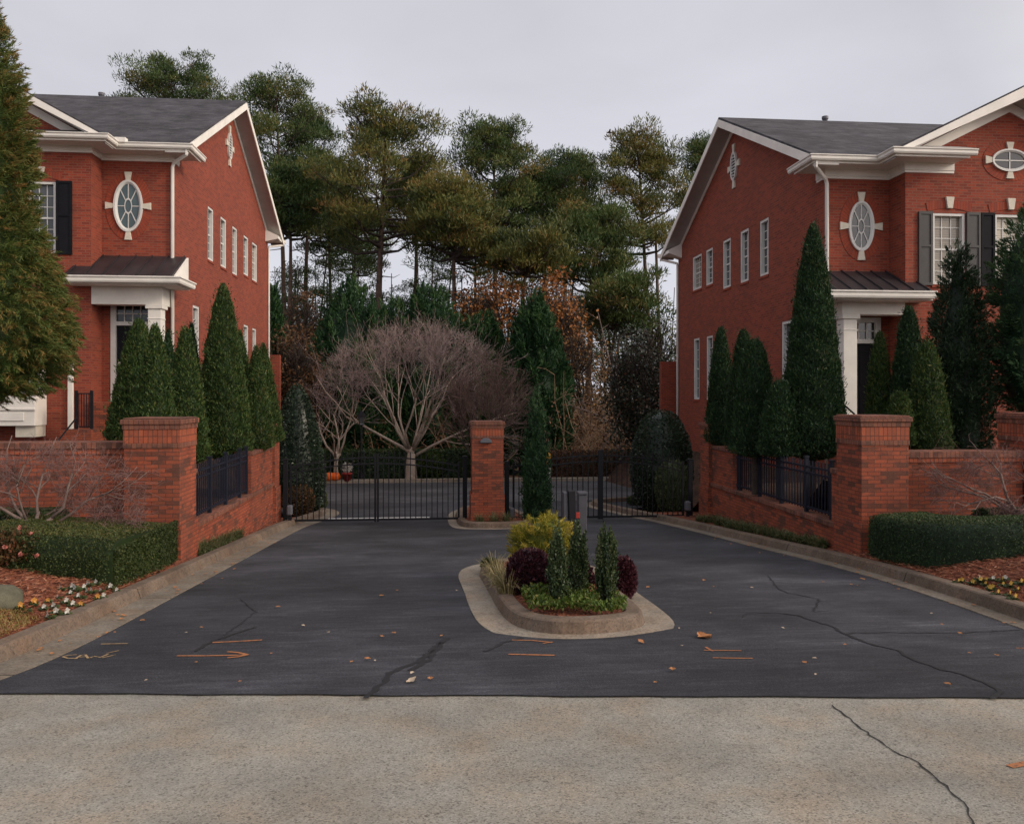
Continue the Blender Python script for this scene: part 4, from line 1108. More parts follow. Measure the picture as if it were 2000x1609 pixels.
def gate_leaf(xa, xb, Y, zb, ztop, label, post_at):
    """ztop(x) gives the arched picket tops."""
    root = thing('iron_gate', label, 'gate', ((xa + xb) / 2, Y, zb), 'iron driveway gate leaves')
    for x in (xa, xb):
        mb = MB(); mb.box(x - .022, x + .022, Y - .022, Y + .022, zb, ztop(x)); obj('stile', mb, M['iron'], root)
    def rail(f, h=.03):
        mb = MB(); n = 12; xs = [xa + .022 + (xb - xa - .044) * i / n for i in range(n + 1)]
        for x0, x1 in zip(xs, xs[1:]):
            mb.add([(x0, Y - .015, f(x0)), (x1, Y - .015, f(x1)), (x1, Y - .015, f(x1) + h), (x0, Y - .015, f(x0) + h), (x0, Y + .015, f(x0)), (x1, Y + .015, f(x1)), (x1, Y + .015, f(x1) + h), (x0, Y + .015, f(x0) + h)],
                   ((0, 1, 2, 3), (7, 6, 5, 4), (0, 4, 5, 1), (3, 2, 6, 7)))
        obj('rail', mb, M['iron'], root)
    rail(lambda x: zb + .03, .045); rail(lambda x: ztop(x) - .10); rail(lambda x: ztop(x) - .24)
    n = int(round((xb - xa) / .125))
    for i in range(1, n):
        x = xa + (xb - xa) * i / n
        mb = MB(); mb.box(x - .0095, x + .0095, Y - .0095, Y + .0095, zb + .05, ztop(x) + .03)
        mb.add([(x - .014, Y, ztop(x) + .03), (x, Y - .014, ztop(x) + .03), (x + .014, Y, ztop(x) + .03), (x, Y + .014, ztop(x) + .03), (x, Y, ztop(x) + .09)], ((0, 1, 4), (1, 2, 4), (2, 3, 4), (3, 0, 4)))
        obj('picket', mb, M['iron'], root)
    return root
GY = 18.3
def gx(px): return PY(px, 950, GY).x
zg = gz(GY) + .05
zt_side, zt_mid = PY(700, 906, GY).z, PY(735, 886, GY).z
xm, hw = gx(735.5), gx(906) - gx(735.5)
arch = lambda x: zt_side + (zt_mid - zt_side) * (1 - min(1, abs(x - xm) / hw) ** 2)
gate_leaf(gx(568), xm - .03, GY, zg, arch, 'left leaf of the double iron gate left of the free standing pillar', 0)
gate_leaf(xm + .03, gx(896), GY, zg, arch, 'right leaf of the double iron gate left of the free standing pillar', 0)
GY2 = 18.15
def gx2(px): return PY(px, 950, GY2).x
xm2 = gx2(1172); hw2 = gx2(1340) - xm2
arch2 = lambda x: zt_side + (zt_mid + .02 - zt_side) * (1 - min(1, abs(x - xm2) / hw2) ** 2)
gate_leaf(gx2(1003), xm2 - .03, GY2, gz(GY2) + .05, arch2, 'iron gate leaf behind the narrow upright cypress', 0)
gate_leaf(xm2 + .03, gx2(1334), GY2, gz(GY2) + .05, arch2, 'iron gate leaf at right in front of the rounded holly shrub', 0)
for px, lab, yy, zt in ((908, 'black square gate post just left of the free standing pillar', GY, 893), (990, 'black square gate post just right of the free standing pillar', GY2, 903), (558, 'black square gate post against the slim left pillar', GY, 898), (1348, 'black square gate post against the slim right pillar', GY2, 898)):
    x = PY(px, 950, yy).x; z = PY(px, zt, yy).z
    r = thing('gate_post', lab, 'post', (x, yy, gz(yy)), 'black gate posts')
    mb = MB(); mb.box(x - .05, x + .05, yy - .05, yy + .05, gz(yy) - .02, z); obj('shaft', mb, M['iron'], r, bevel=.005)
    mb = MB(); mb.box(x - .06, x + .06, yy - .06, yy + .06, z, z + .03); obj('cap', mb, M['iron'], r, bevel=.008)
# thick meeting stile in the right gate pair
mb = MB(); mb.box(xm2 - .055, xm2 + .055, GY2 - .09, GY2 - .03, gz(GY2) + .06, PY(1172, 878, GY2).z); o = obj('gate_post', mb, M['iron'], loc=(xm2, GY2 - .06, gz(GY2))); tag(o, 'tall thick black bar where the two right gate leaves meet', 'post', 'black gate posts')
for px, py, yy, lab in ((566, 995, 18.05, 'small pale gate motor beside the left gate post'), (1343, 987, 17.9, 'small pale gate motor beside the right gate post'), (1000, 1000, 18.0, 'small gate motor low beside the post right of the free standing pillar')):
    c = PY(px, py, yy); r = thing('gate_motor', lab, 'motor', (c.x, yy, gz(yy)), 'gate motors')
    mb = MB(); mb.box(c.x - .06, c.x + .06, yy - .08, yy + .08, c.z - .12, c.z + .1); obj('housing', mb, M['grey_metal'], r, bevel=.03)
    mb = MB(); mb.box(c.x - .03, c.x + .03, yy - .03, yy + .03, gz(yy), c.z - .12); obj('stand', mb, M['iron'], r)
# ------------------------------------------------------------------ vegetation
def wob(rng, k=8):
    """smooth periodic noise over (theta, t)"""
    P = [(rng.integers(1, 7), rng.uniform(2, 26), rng.uniform(0, 6.28), rng.uniform(.4, 1)) for _ in range(k)]
    s = sum(p[3] for p in P)
    return lambda th, t: sum(a * np.sin(m * th + f * t + ph) for m, f, ph, a in P) / s

def shrub(name, label, cat, loc, H, R, prof, mat, n=6000, ll=.07, lw=.03, seed=1, lump=.10, up=.55, z0=0.0, group=None, trunk=.05, trunk_mat='bark_dark', squash=1.0, tint=.38, tvar=.22, lean=(0, 0), core=.85, brown=0.0, shell=.16, part='foliage', stray=0.0):
    """clipped or dense evergreen: leaf sprays over a lumpy surface of revolution"""
    rng = np.random.default_rng(seed); w = wob(rng); w2 = wob(rng, 7)
    root = thing(name, label, cat, loc, group) if label else None
    o = Vector(loc)
    tt = np.linspace(0, 1, 400); pr = np.array([prof(t) for t in tt])
    cdf = np.cumsum(pr + .05); cdf /= cdf[-1]
    t = np.interp(rng.random(n), cdf, tt); th = rng.uniform(0, 2 * np.pi, n)
    p = np.interp(t, tt, pr); slope = np.gradient(pr, tt); sl = np.interp(t, tt, slope) * R / H
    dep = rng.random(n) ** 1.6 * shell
    lumpv = w(th, t * 3)
    r = R * p * (1 + lump * lumpv) * (1 - dep) + R * .02
    ca, sa = np.cos(th), np.sin(th)
    c = np.stack([o.x + r * ca + lean[0] * t, o.y + r * sa * squash + lean[1] * t, o.z + z0 + t * H + rng.normal(size=n) * .01], 1)
    rad = np.stack([ca, sa, -np.clip(sl, -2, 2)], 1); rad /= np.linalg.norm(rad, axis=1, keepdims=True)
    d = rad * (1 - up) + np.array([0, 0, up]) + rng.normal(size=(n, 3)) * .35
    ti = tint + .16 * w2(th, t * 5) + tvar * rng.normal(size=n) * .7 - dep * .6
    if brown: ti = np.where((w2(th + 1, t * 4) > .35) & (rng.random(n) < brown), .9, ti)
    st = rng.random(n) < stray
    c[st] += rad[st] * (R * .05 + .05 * rng.random((st.sum(), 1))) + np.array([0, 0, .04])
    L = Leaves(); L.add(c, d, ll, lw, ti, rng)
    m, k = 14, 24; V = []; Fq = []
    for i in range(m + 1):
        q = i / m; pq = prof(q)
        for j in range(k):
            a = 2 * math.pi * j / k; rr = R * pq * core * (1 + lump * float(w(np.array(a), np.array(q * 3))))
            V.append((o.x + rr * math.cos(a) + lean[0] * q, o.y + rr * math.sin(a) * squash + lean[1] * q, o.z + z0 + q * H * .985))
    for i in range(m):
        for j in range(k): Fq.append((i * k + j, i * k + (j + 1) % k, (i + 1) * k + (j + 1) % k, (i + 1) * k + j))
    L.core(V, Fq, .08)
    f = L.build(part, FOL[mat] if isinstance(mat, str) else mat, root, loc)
    if trunk and root:
        mb = MB(); mb.tube([o + Vector((0, 0, -.1)), o + Vector((0, 0, z0 + H * .3))], [trunk, trunk * .8], 8)
        obj('trunk', mb, M[trunk_mat], root)
    return root or f

def cone_prof(t, p=.72, b=.05): return min(1.0, (t / b) ** .6 if t < b else 1) * max(0.0, (1 - t)) ** p
def egg(t, b=.35): return math.sqrt(max(0, 1 - ((t - b) / (b if t < b else 1 - b)) ** 2)) if 0 <= t <= 1 else 0
def dome(t): return max(0, 1 - t ** 2.6) ** .5 * min(1, .82 + t * .8)
def flame(t): return min(1, .55 + t * 1.4) * max(0, 1 - t ** 3.2) ** .7

def arb(px, top, bot, wpx, Y, label, mat='arb', seed=1, p=.72, group='clipped arborvitae behind the left fence', brown=0.0, H=None, gzv=-.2):
    a = PY(px, top, Y); b = PY(px, bot, Y); sc = (PY(px + 10, 800, Y) - PY(px, 800, Y)).length / 10
    R = wpx * sc / 2; zb = b.z; n = int(21000 * min(2.0, max(.5, (a.z - zb) * R / 1.4)))
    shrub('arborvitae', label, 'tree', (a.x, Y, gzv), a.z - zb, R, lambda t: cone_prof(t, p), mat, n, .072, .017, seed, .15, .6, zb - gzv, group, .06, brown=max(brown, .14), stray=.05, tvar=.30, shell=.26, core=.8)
G_L = 'cone shaped arborvitae behind the left fence'
arb(272, 622, 875, 132, 14.6, 'cone arborvitae at left, its left flank spreading wide towards the stair railing', seed=11, p=.62)
arb(303, 632, 872, 92, 13.2, 'cone arborvitae rising directly behind the large left brick pillar', seed=12, p=.62)
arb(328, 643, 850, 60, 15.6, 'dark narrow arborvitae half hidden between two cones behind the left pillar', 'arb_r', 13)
arb(362, 638, 908, 96, 14.4, 'leaning cone arborvitae just right of the large left pillar, drooping over the fence', seed=14, p=.6)
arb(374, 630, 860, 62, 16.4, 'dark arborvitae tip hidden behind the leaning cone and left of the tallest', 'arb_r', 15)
arb(436, 553, 895, 118, 16.2, 'tallest arborvitae of the left row, a broad tapering cone', seed=16, p=.62)
arb(468, 645, 890, 84, 17.2, 'slim arborvitae peeking out behind the tallest cone of the left row', seed=17)
arb(500, 675, 880, 76, 16.9, 'arborvitae with browning base in front of the left house corner', seed=18, brown=.5)
arb(514, 670, 868, 82, 18.0, 'last arborvitae of the left row above the slim pillar, nearest the gate', seed=19)
GR = 'arborvitae behind the right fence'
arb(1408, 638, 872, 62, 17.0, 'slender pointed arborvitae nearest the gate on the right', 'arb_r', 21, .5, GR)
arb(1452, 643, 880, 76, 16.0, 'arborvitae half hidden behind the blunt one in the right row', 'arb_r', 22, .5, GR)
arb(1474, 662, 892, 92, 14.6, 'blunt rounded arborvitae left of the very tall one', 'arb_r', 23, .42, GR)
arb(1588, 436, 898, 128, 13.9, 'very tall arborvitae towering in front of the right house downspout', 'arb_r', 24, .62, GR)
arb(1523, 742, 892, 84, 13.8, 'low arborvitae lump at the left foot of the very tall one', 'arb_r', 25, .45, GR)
arb(1718, 648, 870, 58, 14.0, 'small arborvitae beside the black front door of the right house', 'arb', 26, .5, GR, brown=.25)
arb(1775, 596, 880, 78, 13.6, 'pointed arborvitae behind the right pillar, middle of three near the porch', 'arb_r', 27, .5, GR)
arb(1812, 664, 888, 84, 12.9, 'full pale green arborvitae rising just right of the large right pillar', 'arb', 28, .5, GR)
arb(1757, 765, 870, 54, 12.8, 'short round topped arborvitae directly above the right pillar cap', 'arb', 29, .42, GR)

def plume_tree(name, label, cat, loc, H, R, prof, mat, m=160, k=70, pl=.9, spread=.28, ll=.18, lw=.05, seed=1, droop=.0, z0=0, group=None, core=.62, lump=.16, squash=1, tint=.4, tip=.12, brown=0.0, trunk=.15, up=.75, noz=1.0):
    rng = np.random.default_rng(seed); w = wob(rng)
    root = thing(name, label, cat, loc, group); o = np.array(loc, float)
    tt = np.linspace(0, 1, 300); pr = np.array([prof(t) for t in tt]); cdf = np.cumsum(pr + .04); cdf /= cdf[-1]
    L = Leaves()
    t = np.interp(rng.random(m), cdf, tt); th = rng.uniform(0, 2 * np.pi, m); p = np.interp(t, tt, pr)
    r = R * p * (1 + lump * w(th, t * 3)) * (1 - .22 * rng.random(m) ** 2)
    for i in range(m):
        a = th[i]; rad = np.array([math.cos(a), math.sin(a), 0])
        anchor = o + rad * r[i] * np.array([1, squash, 1]) + np.array([0, 0, z0 + t[i] * H])
        ax = rad * (1 - up) * (1.2 if t[i] < .9 else .3) + np.array([0, 0, up - droop * (1 - t[i])]) + rng.normal(size=3) * .18
        ax /= np.linalg.norm(ax); l = pl * (.7 + .6 * rng.random())
        s = rng.random(k) ** .8; off = rng.normal(size=(k, 3)) * (spread * (1.05 - s))[:, None]
        c = anchor + ax * ((s - .65) * l)[:, None] + off
        d = ax * .75 + off / (spread + 1e-6) * .5 + rng.normal(size=(k, 3)) * .3
        bt = tint + rng.normal() * .14
        ti = bt + tip * (s - .5) * 2 + rng.normal(size=k) * .13
        if brown: 
            if rng.random() < brown: ti = np.where(rng.random(k) < .6, .85 + rng.normal(size=k) * .1, ti)
        L.add(c, d, ll, lw, ti, rng)
    if core:
        V = []; Fq = []; mm, kk = 12, 18
        for i in range(mm + 1):
            q = i / mm
            for j in range(kk):
                a = 2 * math.pi * j / kk; rr = R * prof(q) * core * (1 + lump * float(w(np.array(a), np.array(q * 3))))
                V.append((o[0] + rr * math.cos(a), o[1] + rr * math.sin(a) * squash, o[2] + z0 + q * H * .93))
        for i in range(mm):
            for j in range(kk): Fq.append((i * kk + j, i * kk + (j + 1) % kk, (i + 1) * kk + (j + 1) % kk, (i + 1) * kk + j))
        L.core(V, Fq, .05)
    L.build('crown', FOL[mat], root)
    if trunk:
        mb = MB(); q = Vector(loc); mb.tube([q - Vector((0, 0, .3)), q + Vector((.03, 0, z0 + H * .3)), q + Vector((0, .02, z0 + H * .7))], [trunk, trunk * .7, trunk * .25], 10)
        obj('trunk', mb, M['bark'], root)
    return root

# foreground conifer at the left edge
def crypt_prof(t):
    k = [(0, .25), (.04, .75), (.12, 1.0), (.22, .98), (.34, .80), (.42, .66), (.46, .56), (.52, .53), (.62, .56), (.72, .49), (.82, .38), (.90, .27), (.96, .14), (1, .01)]
    for (a, u), (b, v) in zip(k, k[1:]):
        if a <= t <= b: return u + (v - u) * (t - a) / (b - a)
    return 0
tx = PY(-38, 770, 14.2)
zc0, zc1 = PY(0, 790, 14.2).z, PY(0, -15, 14.2).z
plume_tree('conifer', 'large feathery conifer with browning tips at the left edge, behind the garden wall', 'tree', (tx.x, 14.2, .0), zc1 - zc0, 1.44, crypt_prof, 'crypt', 2200, 75, .42, .075, .12, .013, 41, droop=.95, z0=zc0, core=.62, lump=.15, tint=.44, tip=.24, brown=.22, trunk=.16, up=.55)

# dark trees at the right edge
plume_tree('evergreen_tree', 'dark evergreen tree in front of the right house windows, left of the brick end pillar', 'tree', (PY(1872, 800, 13.6).x, 13.6, -.2), PY(1872, 480, 13.6).z - .25, .66, lambda t: min(1, .7 + t) * max(0, 1 - t ** 1.8) ** .9, 'yew', 460, 75, .45, .11, .085, .018, 43, droop=.2, z0=.6, core=.62, lump=.22, up=.65)
plume_tree('evergreen_tree', 'soft green evergreen at the right edge, over the brick end pillar', 'tree', (PY(2045, 800, 13.2).x, 13.2, -.2), PY(2010, 410, 13.2).z - 1.0, .92, lambda t: egg(t, .4) ** .8, 'soft', 520, 75, .5, .12, .09, .02, 44, droop=.4, z0=1.3, core=.8, lump=.22, up=.5)

# islands' plants
def sprout(name, label, cat, px, py, Y, n, length, mat, seed, spread=.12, arc=.8, w=.016, group=None, off=.13, tint=.5):
    """tuft of strap leaves"""
    rng = np.random.default_rng(seed); b = PY(px, py, Y); z = gz(Y) + off
    o = np.array([b.x, Y, z]); L = Leaves()
    return _tuft(o, n, length, mat, rng, spread, arc, w, name, label, cat, group, tint)
def _tuft(o, n, length, mat, rng, spread, arc, w, name, label, cat, group, tint=.5):
    L = Leaves(); tuft_into(L, o, n, length, rng, spread, arc, w, tint)
    ob = L.build(name, FOL[mat], loc=tuple(o)); tag(ob, label, cat, group); return ob
def tuft_into(L, o, n, length, rng, spread, arc, w, tint=.5):
    a = rng.uniform(0, 2 * np.pi, n); l = length * (.6 + .6 * rng.random(n)); out = arc * (.3 + .9 * rng.random(n))
    base = o + np.stack([np.cos(a), np.sin(a), np.zeros(n)], 1) * (spread * rng.random(n))[:, None]
    h = np.stack([np.cos(a), np.sin(a), np.zeros(n)], 1); prev = base; ti = tint + .2 * rng.normal(size=n)
    for s in range(3):
        e = out * (s + .6) * .55; d = h * np.sin(e)[:, None] + np.array([0, 0, 1]) * np.cos(e)[:, None]
        nxt = prev + d * (l / 3)[:, None]
        sd = np.cross(h, [0, 0, 1]); 
        c = (prev + nxt) / 2
        wv = sd * (w * (1 - s * .28)) / 2
        q = np.stack([prev - wv, prev + wv, nxt + wv * .75, nxt - wv * .75], 1)
        L.v.append(q); L.t.append(np.clip(ti + .08 * s, 0, 1).astype(np.float32)); prev = nxt

def mound(label, px, top, bot, wpx, Y, mat, seed, n, ll, lw, prof, lump=.12, up=.3, name='shrub', cat='shrub', group=None, tint=.4, tvar=.25, squash=1, core=.8, shell=.25, brown=0, off=.10, part='foliage'):
    a = PY(px, top, Y); sc = (PY(px + 10, 800, Y) - PY(px, 800, Y)).length / 10
    zb = gz(Y) + off if bot is None else PY(px, bot, Y).z
    return shrub(name, label, cat, (a.x, Y, gz(Y) + off), a.z - zb, wpx * sc / 2, prof, mat, n, ll, lw, seed, lump, up, zb - gz(Y) - off, group, .03, squash=squash, tint=tint, tvar=tvar, core=core, shell=shell, brown=brown, part=part)

def isl(label, px, top, wpx, Y, mat, seed, prof, name='shrub', group=None, **k):
    a = PY(px, top, Y); sc = (PY(px + 10, 800, Y) - PY(px, 800, Y)).length / 10; z = gz(Y) + .12
    return plume_tree(name, label, 'shrub', (a.x, Y, z), a.z - z, wpx * sc / 2, prof, mat, seed=seed, group=group, trunk=.015, **k)
isl('golden threadleaf shrub glowing yellow-green at the back of the island', 1060, 1008, 122, 9.75, 'gold', 51, lambda t: egg(t, .42) ** .85, m=240, k=46, pl=.20, spread=.05, ll=.085, lw=.009, droop=.25, core=.6, lump=.22, tint=.36, tip=.30, up=.5)
mound('round maroon shrub on the left of the island', 1036, 1074, 1178, 92, 8.45, 'maroon', 52, 8000, .045, .026, lambda t: egg(t, .5) ** .8, .12, .3, shell=.35)
mound('small maroon shrub on the right of the island behind the pencil hollies', 1214, 1088, 1172, 56, 8.5, 'maroon', 53, 5000, .045, .026, lambda t: egg(t, .5) ** .8, .14, .3, tint=.55, shell=.35)
mound('round maroon shrub almost hidden at the middle of the island', 1125, 1095, 1175, 70, 9.0, 'maroon', 54, 4000, .045, .026, lambda t: egg(t, .5) ** .8, .14, .3)
GH = 'upright pencil hollies on the island'
def pencil(t): return (.62 + .5 * math.sin(min(1, t * 1.15) * 2.3)) * max(.0, 1 - t ** 3.6) ** .9 if t > .03 else .45
for lb, px, top, wpx, Y, sd in (('upright pencil holly at the left front of the island', 1089, 1026, 42, 7.68, 55), ('upright pencil holly in the middle, before the black post on the island', 1129, 1024, 46, 8.1, 56), ('upright pencil holly at the right front of the island', 1184, 1022, 52, 7.75, 57)):
    isl(lb, px, top, wpx * .70, Y, 'skyp', sd, pencil, 'pencil_holly', GH, m=120, k=60, pl=.26, spread=.020, ll=.034, lw=.015, core=.55, lump=.22, tint=.40, tip=.12, up=.93)
for i, (px, py, Y, l) in enumerate(((985, 1150, 8.35, 'pale grass tuft nearest the maroon shrub on the island edge'), (970, 1125, 8.9, 'pale grass tuft between two others along the left kerb of the island'), (960, 1100, 9.5, 'pale grass tuft farthest back along the left kerb of the island'))):
    sprout('grass_tuft', l, 'grass', px + 6, py, Y, 170, .27, 'lirio', 60 + i, .12, 1.1, .010, 'pale grass tufts on the island', .12, .30)
mound('low dark green plant at the back left corner of the island', 956, 1092, None, 30, 10.4, 'strip', 64, 1500, .06, .02, lambda t: egg(t, .3), .2, .2)
# groundcover on the island front
rng = np.random.default_rng(66); L = Leaves(); n = 5200
P2 = np.stack([rng.uniform(.82, 1.80, n), 7.08 + 1.25 * rng.random(n) ** 1.4], 1)
nz = np.array([noise.noise(Vector((x * 4, y * 4, 3))) for x, y in P2]); keep = (nz > -.10 + .22 * (P2[:, 0] > 1.45) * nz ** 0) & (np.hypot((P2[:, 0] - 1.3) / .56, np.clip(7.55 - P2[:, 1], 0, 1) / .52) < 1)
P2 = P2[keep]; nz = nz[keep]; hh = .03 + .065 * rng.random(len(P2)) * (1 + nz)
c = np.stack([P2[:, 0], P2[:, 1], -FALL * P2[:, 1] + .13 + hh], 1)
tint = .45 + .22 * rng.normal(size=len(P2)) - .3 * (P2[:, 0] - 1.3) * 0 + .25 * (nz < -.05)
L.add(c, np.stack([rng.normal(size=len(P2)), rng.normal(size=len(P2)), .7 + .4 * rng.random(len(P2))], 1), .05, .024, tint, rng)
o = L.build('groundcover', FOL['cover'], loc=(1.3, 7.5, -.4)); tag(o, 'bright green groundcover at the front of the island', 'groundcover'); o['kind'] = 'stuff'

# call box, post and keypad on the island
Yc = 10.35; zb0 = gz(Yc) + .12
r = thing('call_post', 'black post with a pale panel standing among the island shrubs', 'post', (PY(1116, 1000, Yc).x, Yc, zb0))
tpz = PY(1116, 958, Yc); bx_ = PY(1119, 1060, Yc)
mb = MB(); mb.prism([(tpz.x - .05, Yc - .06, tpz.z), (tpz.x + .045, Yc - .06, tpz.z + .005), (bx_.x + .045, Yc - .06, zb0), (bx_.x - .04, Yc - .06, zb0)], (0, .09, 0)); obj('shaft', mb, M['iron'], r, bevel=.008)
q = PY(1104, 965, Yc); mb = MB(); mb.box(q.x - .03, q.x + .025, Yc - .04, Yc + .12, PY(1104, 1045, Yc).z, PY(1104, 961, Yc).z); obj('panel', mb, M['keypad'], r, bevel=.01)
Yk = 10.75; q = PY(1137, 965, Yk); zk = gz(Yk) + .12
r = thing('keypad_stand', 'grey flared keypad stand with a small red tag behind the pencil hollies', 'keypad stand', (q.x, Yk, zk))
mb = MB(); mb.prism([(q.x - .062, Yk - .06, q.z), (q.x + .062, Yk - .06, q.z), (q.x + .048, Yk - .06, zk), (q.x - .045, Yk - .06, zk)], (0, .13, 0)); obj('housing', mb, M['keypad'], r, bevel=.01)
mb = MB(); mb.prism([(q.x - .07, Yk - .08, q.z + .001), (q.x + .07, Yk - .08, q.z + .001), (q.x + .066, Yk - .08, q.z + .035), (q.x - .066, Yk - .08, q.z + .035)], (0, .17, 0)); obj('hood', mb, M['keypad'], r, bevel=.008)
q2 = PY(1127, 1003, Yk); mb = MB(); mb.box(q2.x - .03, q2.x + .025, Yk - .085, Yk - .062, q2.z - .05, q2.z + .03); obj('tag', mb, M['red_dull'], r, bevel=.006)

# columnar cypress by the centre pillar, low plants at its foot
cyp = PY(1048, 763, 17.6)
plume_tree('columnar_cypress', 'narrow upright cypress between the two gates', 'tree', (cyp.x, 17.6, gz(17.6) + .1), cyp.z - gz(17.6) - .1, .35, lambda t: (min(1, .7 + t * 1.2) * max(0, 1 - t) ** .55), 'soft', 260, 60, .45, .07, .09, .022, 71, droop=0, core=.72, lump=.2, tint=.33, up=.85, trunk=.05)
for i, (x, y, s) in enumerate(((.85, 17.15, .13), (1.15, 17.08, .16), (1.42, 17.15, .12))):
    rng = np.random.default_rng(75 + i)
    _tuft(np.array([x, y, gz(y) + .12]), 90, .22, 'strip', rng, .16, 1.1, .014, 'grass_tuft', ['short grass tuft at the left foot of the free standing pillar', 'short grass tuft centred at the foot of the free standing pillar', 'short grass tuft at the right foot of the free standing pillar'][i], 'grass', 'grass tufts below the free standing pillar')

# hedges
def hedge(label, path, w, h, zf, mat, seed, dens=1500, ll=.05, lw=.026, name='hedge', group=None, top_tint=.16, bump_=.03):
    rng = np.random.default_rng(seed); P = [Vector((x, y, 0)) for x, y in path]
    cum = [0]
    for a, b in zip(P, P[1:]): cum.append(cum[-1] + (b - a).length)
    Lg = cum[-1]; TG = [(P[min(i + 1, len(P) - 1)] - P[max(i - 1, 0)]).normalized() for i in range(len(P))]
    def at(s):
        s = min(max(s, 0), Lg - 1e-6)
        for i in range(len(P) - 1):
            if cum[i] <= s <= cum[i + 1]:
                f = (s - cum[i]) / (cum[i + 1] - cum[i]); d = TG[i].lerp(TG[i + 1], f).normalized(); q = P[i].lerp(P[i + 1], f); return q, d
    def pt(s, ph, k=1.0):
        q, d = at(s); nn = Vector((d.y, -d.x, 0)); e = .30
        cx = math.copysign(abs(math.cos(ph)) ** e, math.cos(ph)); cz = abs(math.sin(ph)) ** e
        b = 1 + bump_ * noise.noise(Vector((q.x * 2.2 + ph, q.y * 2.2, seed)))
        v = q + nn * (w * cx * k * b); return Vector((v.x, v.y, zf(v.x, v.y) + h * cz * k * b)), nn, cx, cz
    L = Leaves(); per = 2 * h + 2 * w; n = int(Lg * per * dens); C = []; Dd = []; Ti = []
    for _ in range(n):
        s = rng.uniform(0, Lg); u = rng.uniform(0, per)
        # uniform along the section outline
        if u < h: ph = math.asin(min(1, (u / h)) ** (1 / .30)) if u < h * .999 else 1.2; ph = max(ph, .0)
        elif u < h + 2 * w: cxx = 1 - (u - h) / w; ph = math.acos(max(-1, min(1, math.copysign(abs(cxx) ** (1 / .30), cxx))))
        else: ph = math.pi - math.asin(min(1, (per - u) / h) ** (1 / .30))
        v, nn, cx, cz = pt(s, ph, 1 - .07 * rng.random() ** 2)
        C.append(v); nv = nn * (cx if abs(cx) > .9 else 0) + Vector((0, 0, 1 if cz > .93 else .15))
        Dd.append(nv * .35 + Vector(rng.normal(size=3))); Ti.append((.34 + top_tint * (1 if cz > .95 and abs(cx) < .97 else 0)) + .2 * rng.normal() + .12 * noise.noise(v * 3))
    for end in (0, 1):
        q, d = at(Lg * end); nn = Vector((d.y, -d.x, 0)); sg = 1 if end else -1
        for _ in range(int(2 * w * h * dens * 1.2)):
            a = rng.uniform(-1, 1); z = rng.random()
            rr = 1 - .10 * max(abs(a), z) ** 8
            C.append(Vector((q.x, q.y, zf(q.x, q.y))) + nn * w * a * rr + Vector((0, 0, h * z * rr)) + d * sg * (.04 * rng.random() + .03 * (1 - max(abs(a), z) ** 6)))
            Dd.append(d * sg * .35 + Vector(rng.normal(size=3))); Ti.append(.36 + .2 * rng.normal())
    c0 = P[len(P) // 2]; base = (c0.x, c0.y, zf(c0.x, c0.y))
    L.add(np.array([tuple(v) for v in C]), np.array([tuple(v) for v in Dd]), ll, lw, np.array(Ti), rng)
    V = []; Fq = []; ns = max(8, int(Lg / .12)); na = 16
    for i in range(ns + 1):
        for j in range(na + 1):
            v, *_ = pt(Lg * i / ns, math.pi * j / na, .92); V.append(tuple(v))
    for i in range(ns):
        for j in range(na): a = i * (na + 1) + j; Fq.append((a, a + 1, a + na + 2, a + na + 1))
    b0 = len(V)
    for end in (0, ns):
        for j in range(na // 2): Fq.append((end * (na + 1) + j, end * (na + 1) + j + 1, end * (na + 1) + na - j - 1, end * (na + 1) + na - j))
    L.core(V, Fq, .06)
    o = L.build(name, FOL[mat], loc=base); return tag(o, label, 'hedge', group)
HG = 'clipped hedges at the entrance'
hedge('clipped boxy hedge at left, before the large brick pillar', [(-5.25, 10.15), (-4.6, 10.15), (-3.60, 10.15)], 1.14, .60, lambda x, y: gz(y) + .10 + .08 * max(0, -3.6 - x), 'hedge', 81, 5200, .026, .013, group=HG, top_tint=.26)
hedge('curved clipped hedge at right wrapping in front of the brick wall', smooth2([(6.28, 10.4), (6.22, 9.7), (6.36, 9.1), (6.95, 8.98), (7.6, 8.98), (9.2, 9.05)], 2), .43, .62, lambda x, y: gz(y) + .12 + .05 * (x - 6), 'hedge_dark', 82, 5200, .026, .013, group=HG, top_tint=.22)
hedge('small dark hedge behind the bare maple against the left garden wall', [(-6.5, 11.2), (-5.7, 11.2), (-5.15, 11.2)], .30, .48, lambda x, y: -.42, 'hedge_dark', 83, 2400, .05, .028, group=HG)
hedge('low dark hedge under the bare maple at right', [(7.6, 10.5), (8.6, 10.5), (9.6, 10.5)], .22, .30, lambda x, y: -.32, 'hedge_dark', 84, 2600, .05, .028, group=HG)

# left bed: roses, boulder, lawn, pansies, ornament
mound('reddish rose shrub with fading leaves at the left edge of the bed', 15, 1035, None, 150, 9.3, 'rose', 85, 4200, .05, .03, lambda t: egg(t, .5) ** .8, .25, .2, 'rose_shrub', 'shrub', None, .5, .35, core=.55, shell=.45, off=.42)
rb = D.objects['rose_shrub']
L = Leaves(); rng = np.random.default_rng(86)
for (px, py, Y) in ((8, 1040, 9.2), (38, 1030, 9.1), (10, 1068, 8.9), (40, 1082, 8.8), (72, 1085, 8.9), (60, 1042, 9.2)):
    c = np.array(PY(px, py, Y)); k = 14
    L.add(c + unit(rng, k) * .014, unit(rng, k) * .6 + [0, -.2, .5], .036, .028, .4 + .3 * rng.normal(size=k), rng)
L.build('blossom', FOL['blossom'], rb)
bo = PY(8, 1190, 7.5); bz = bed_l(bo.x, 7.5)
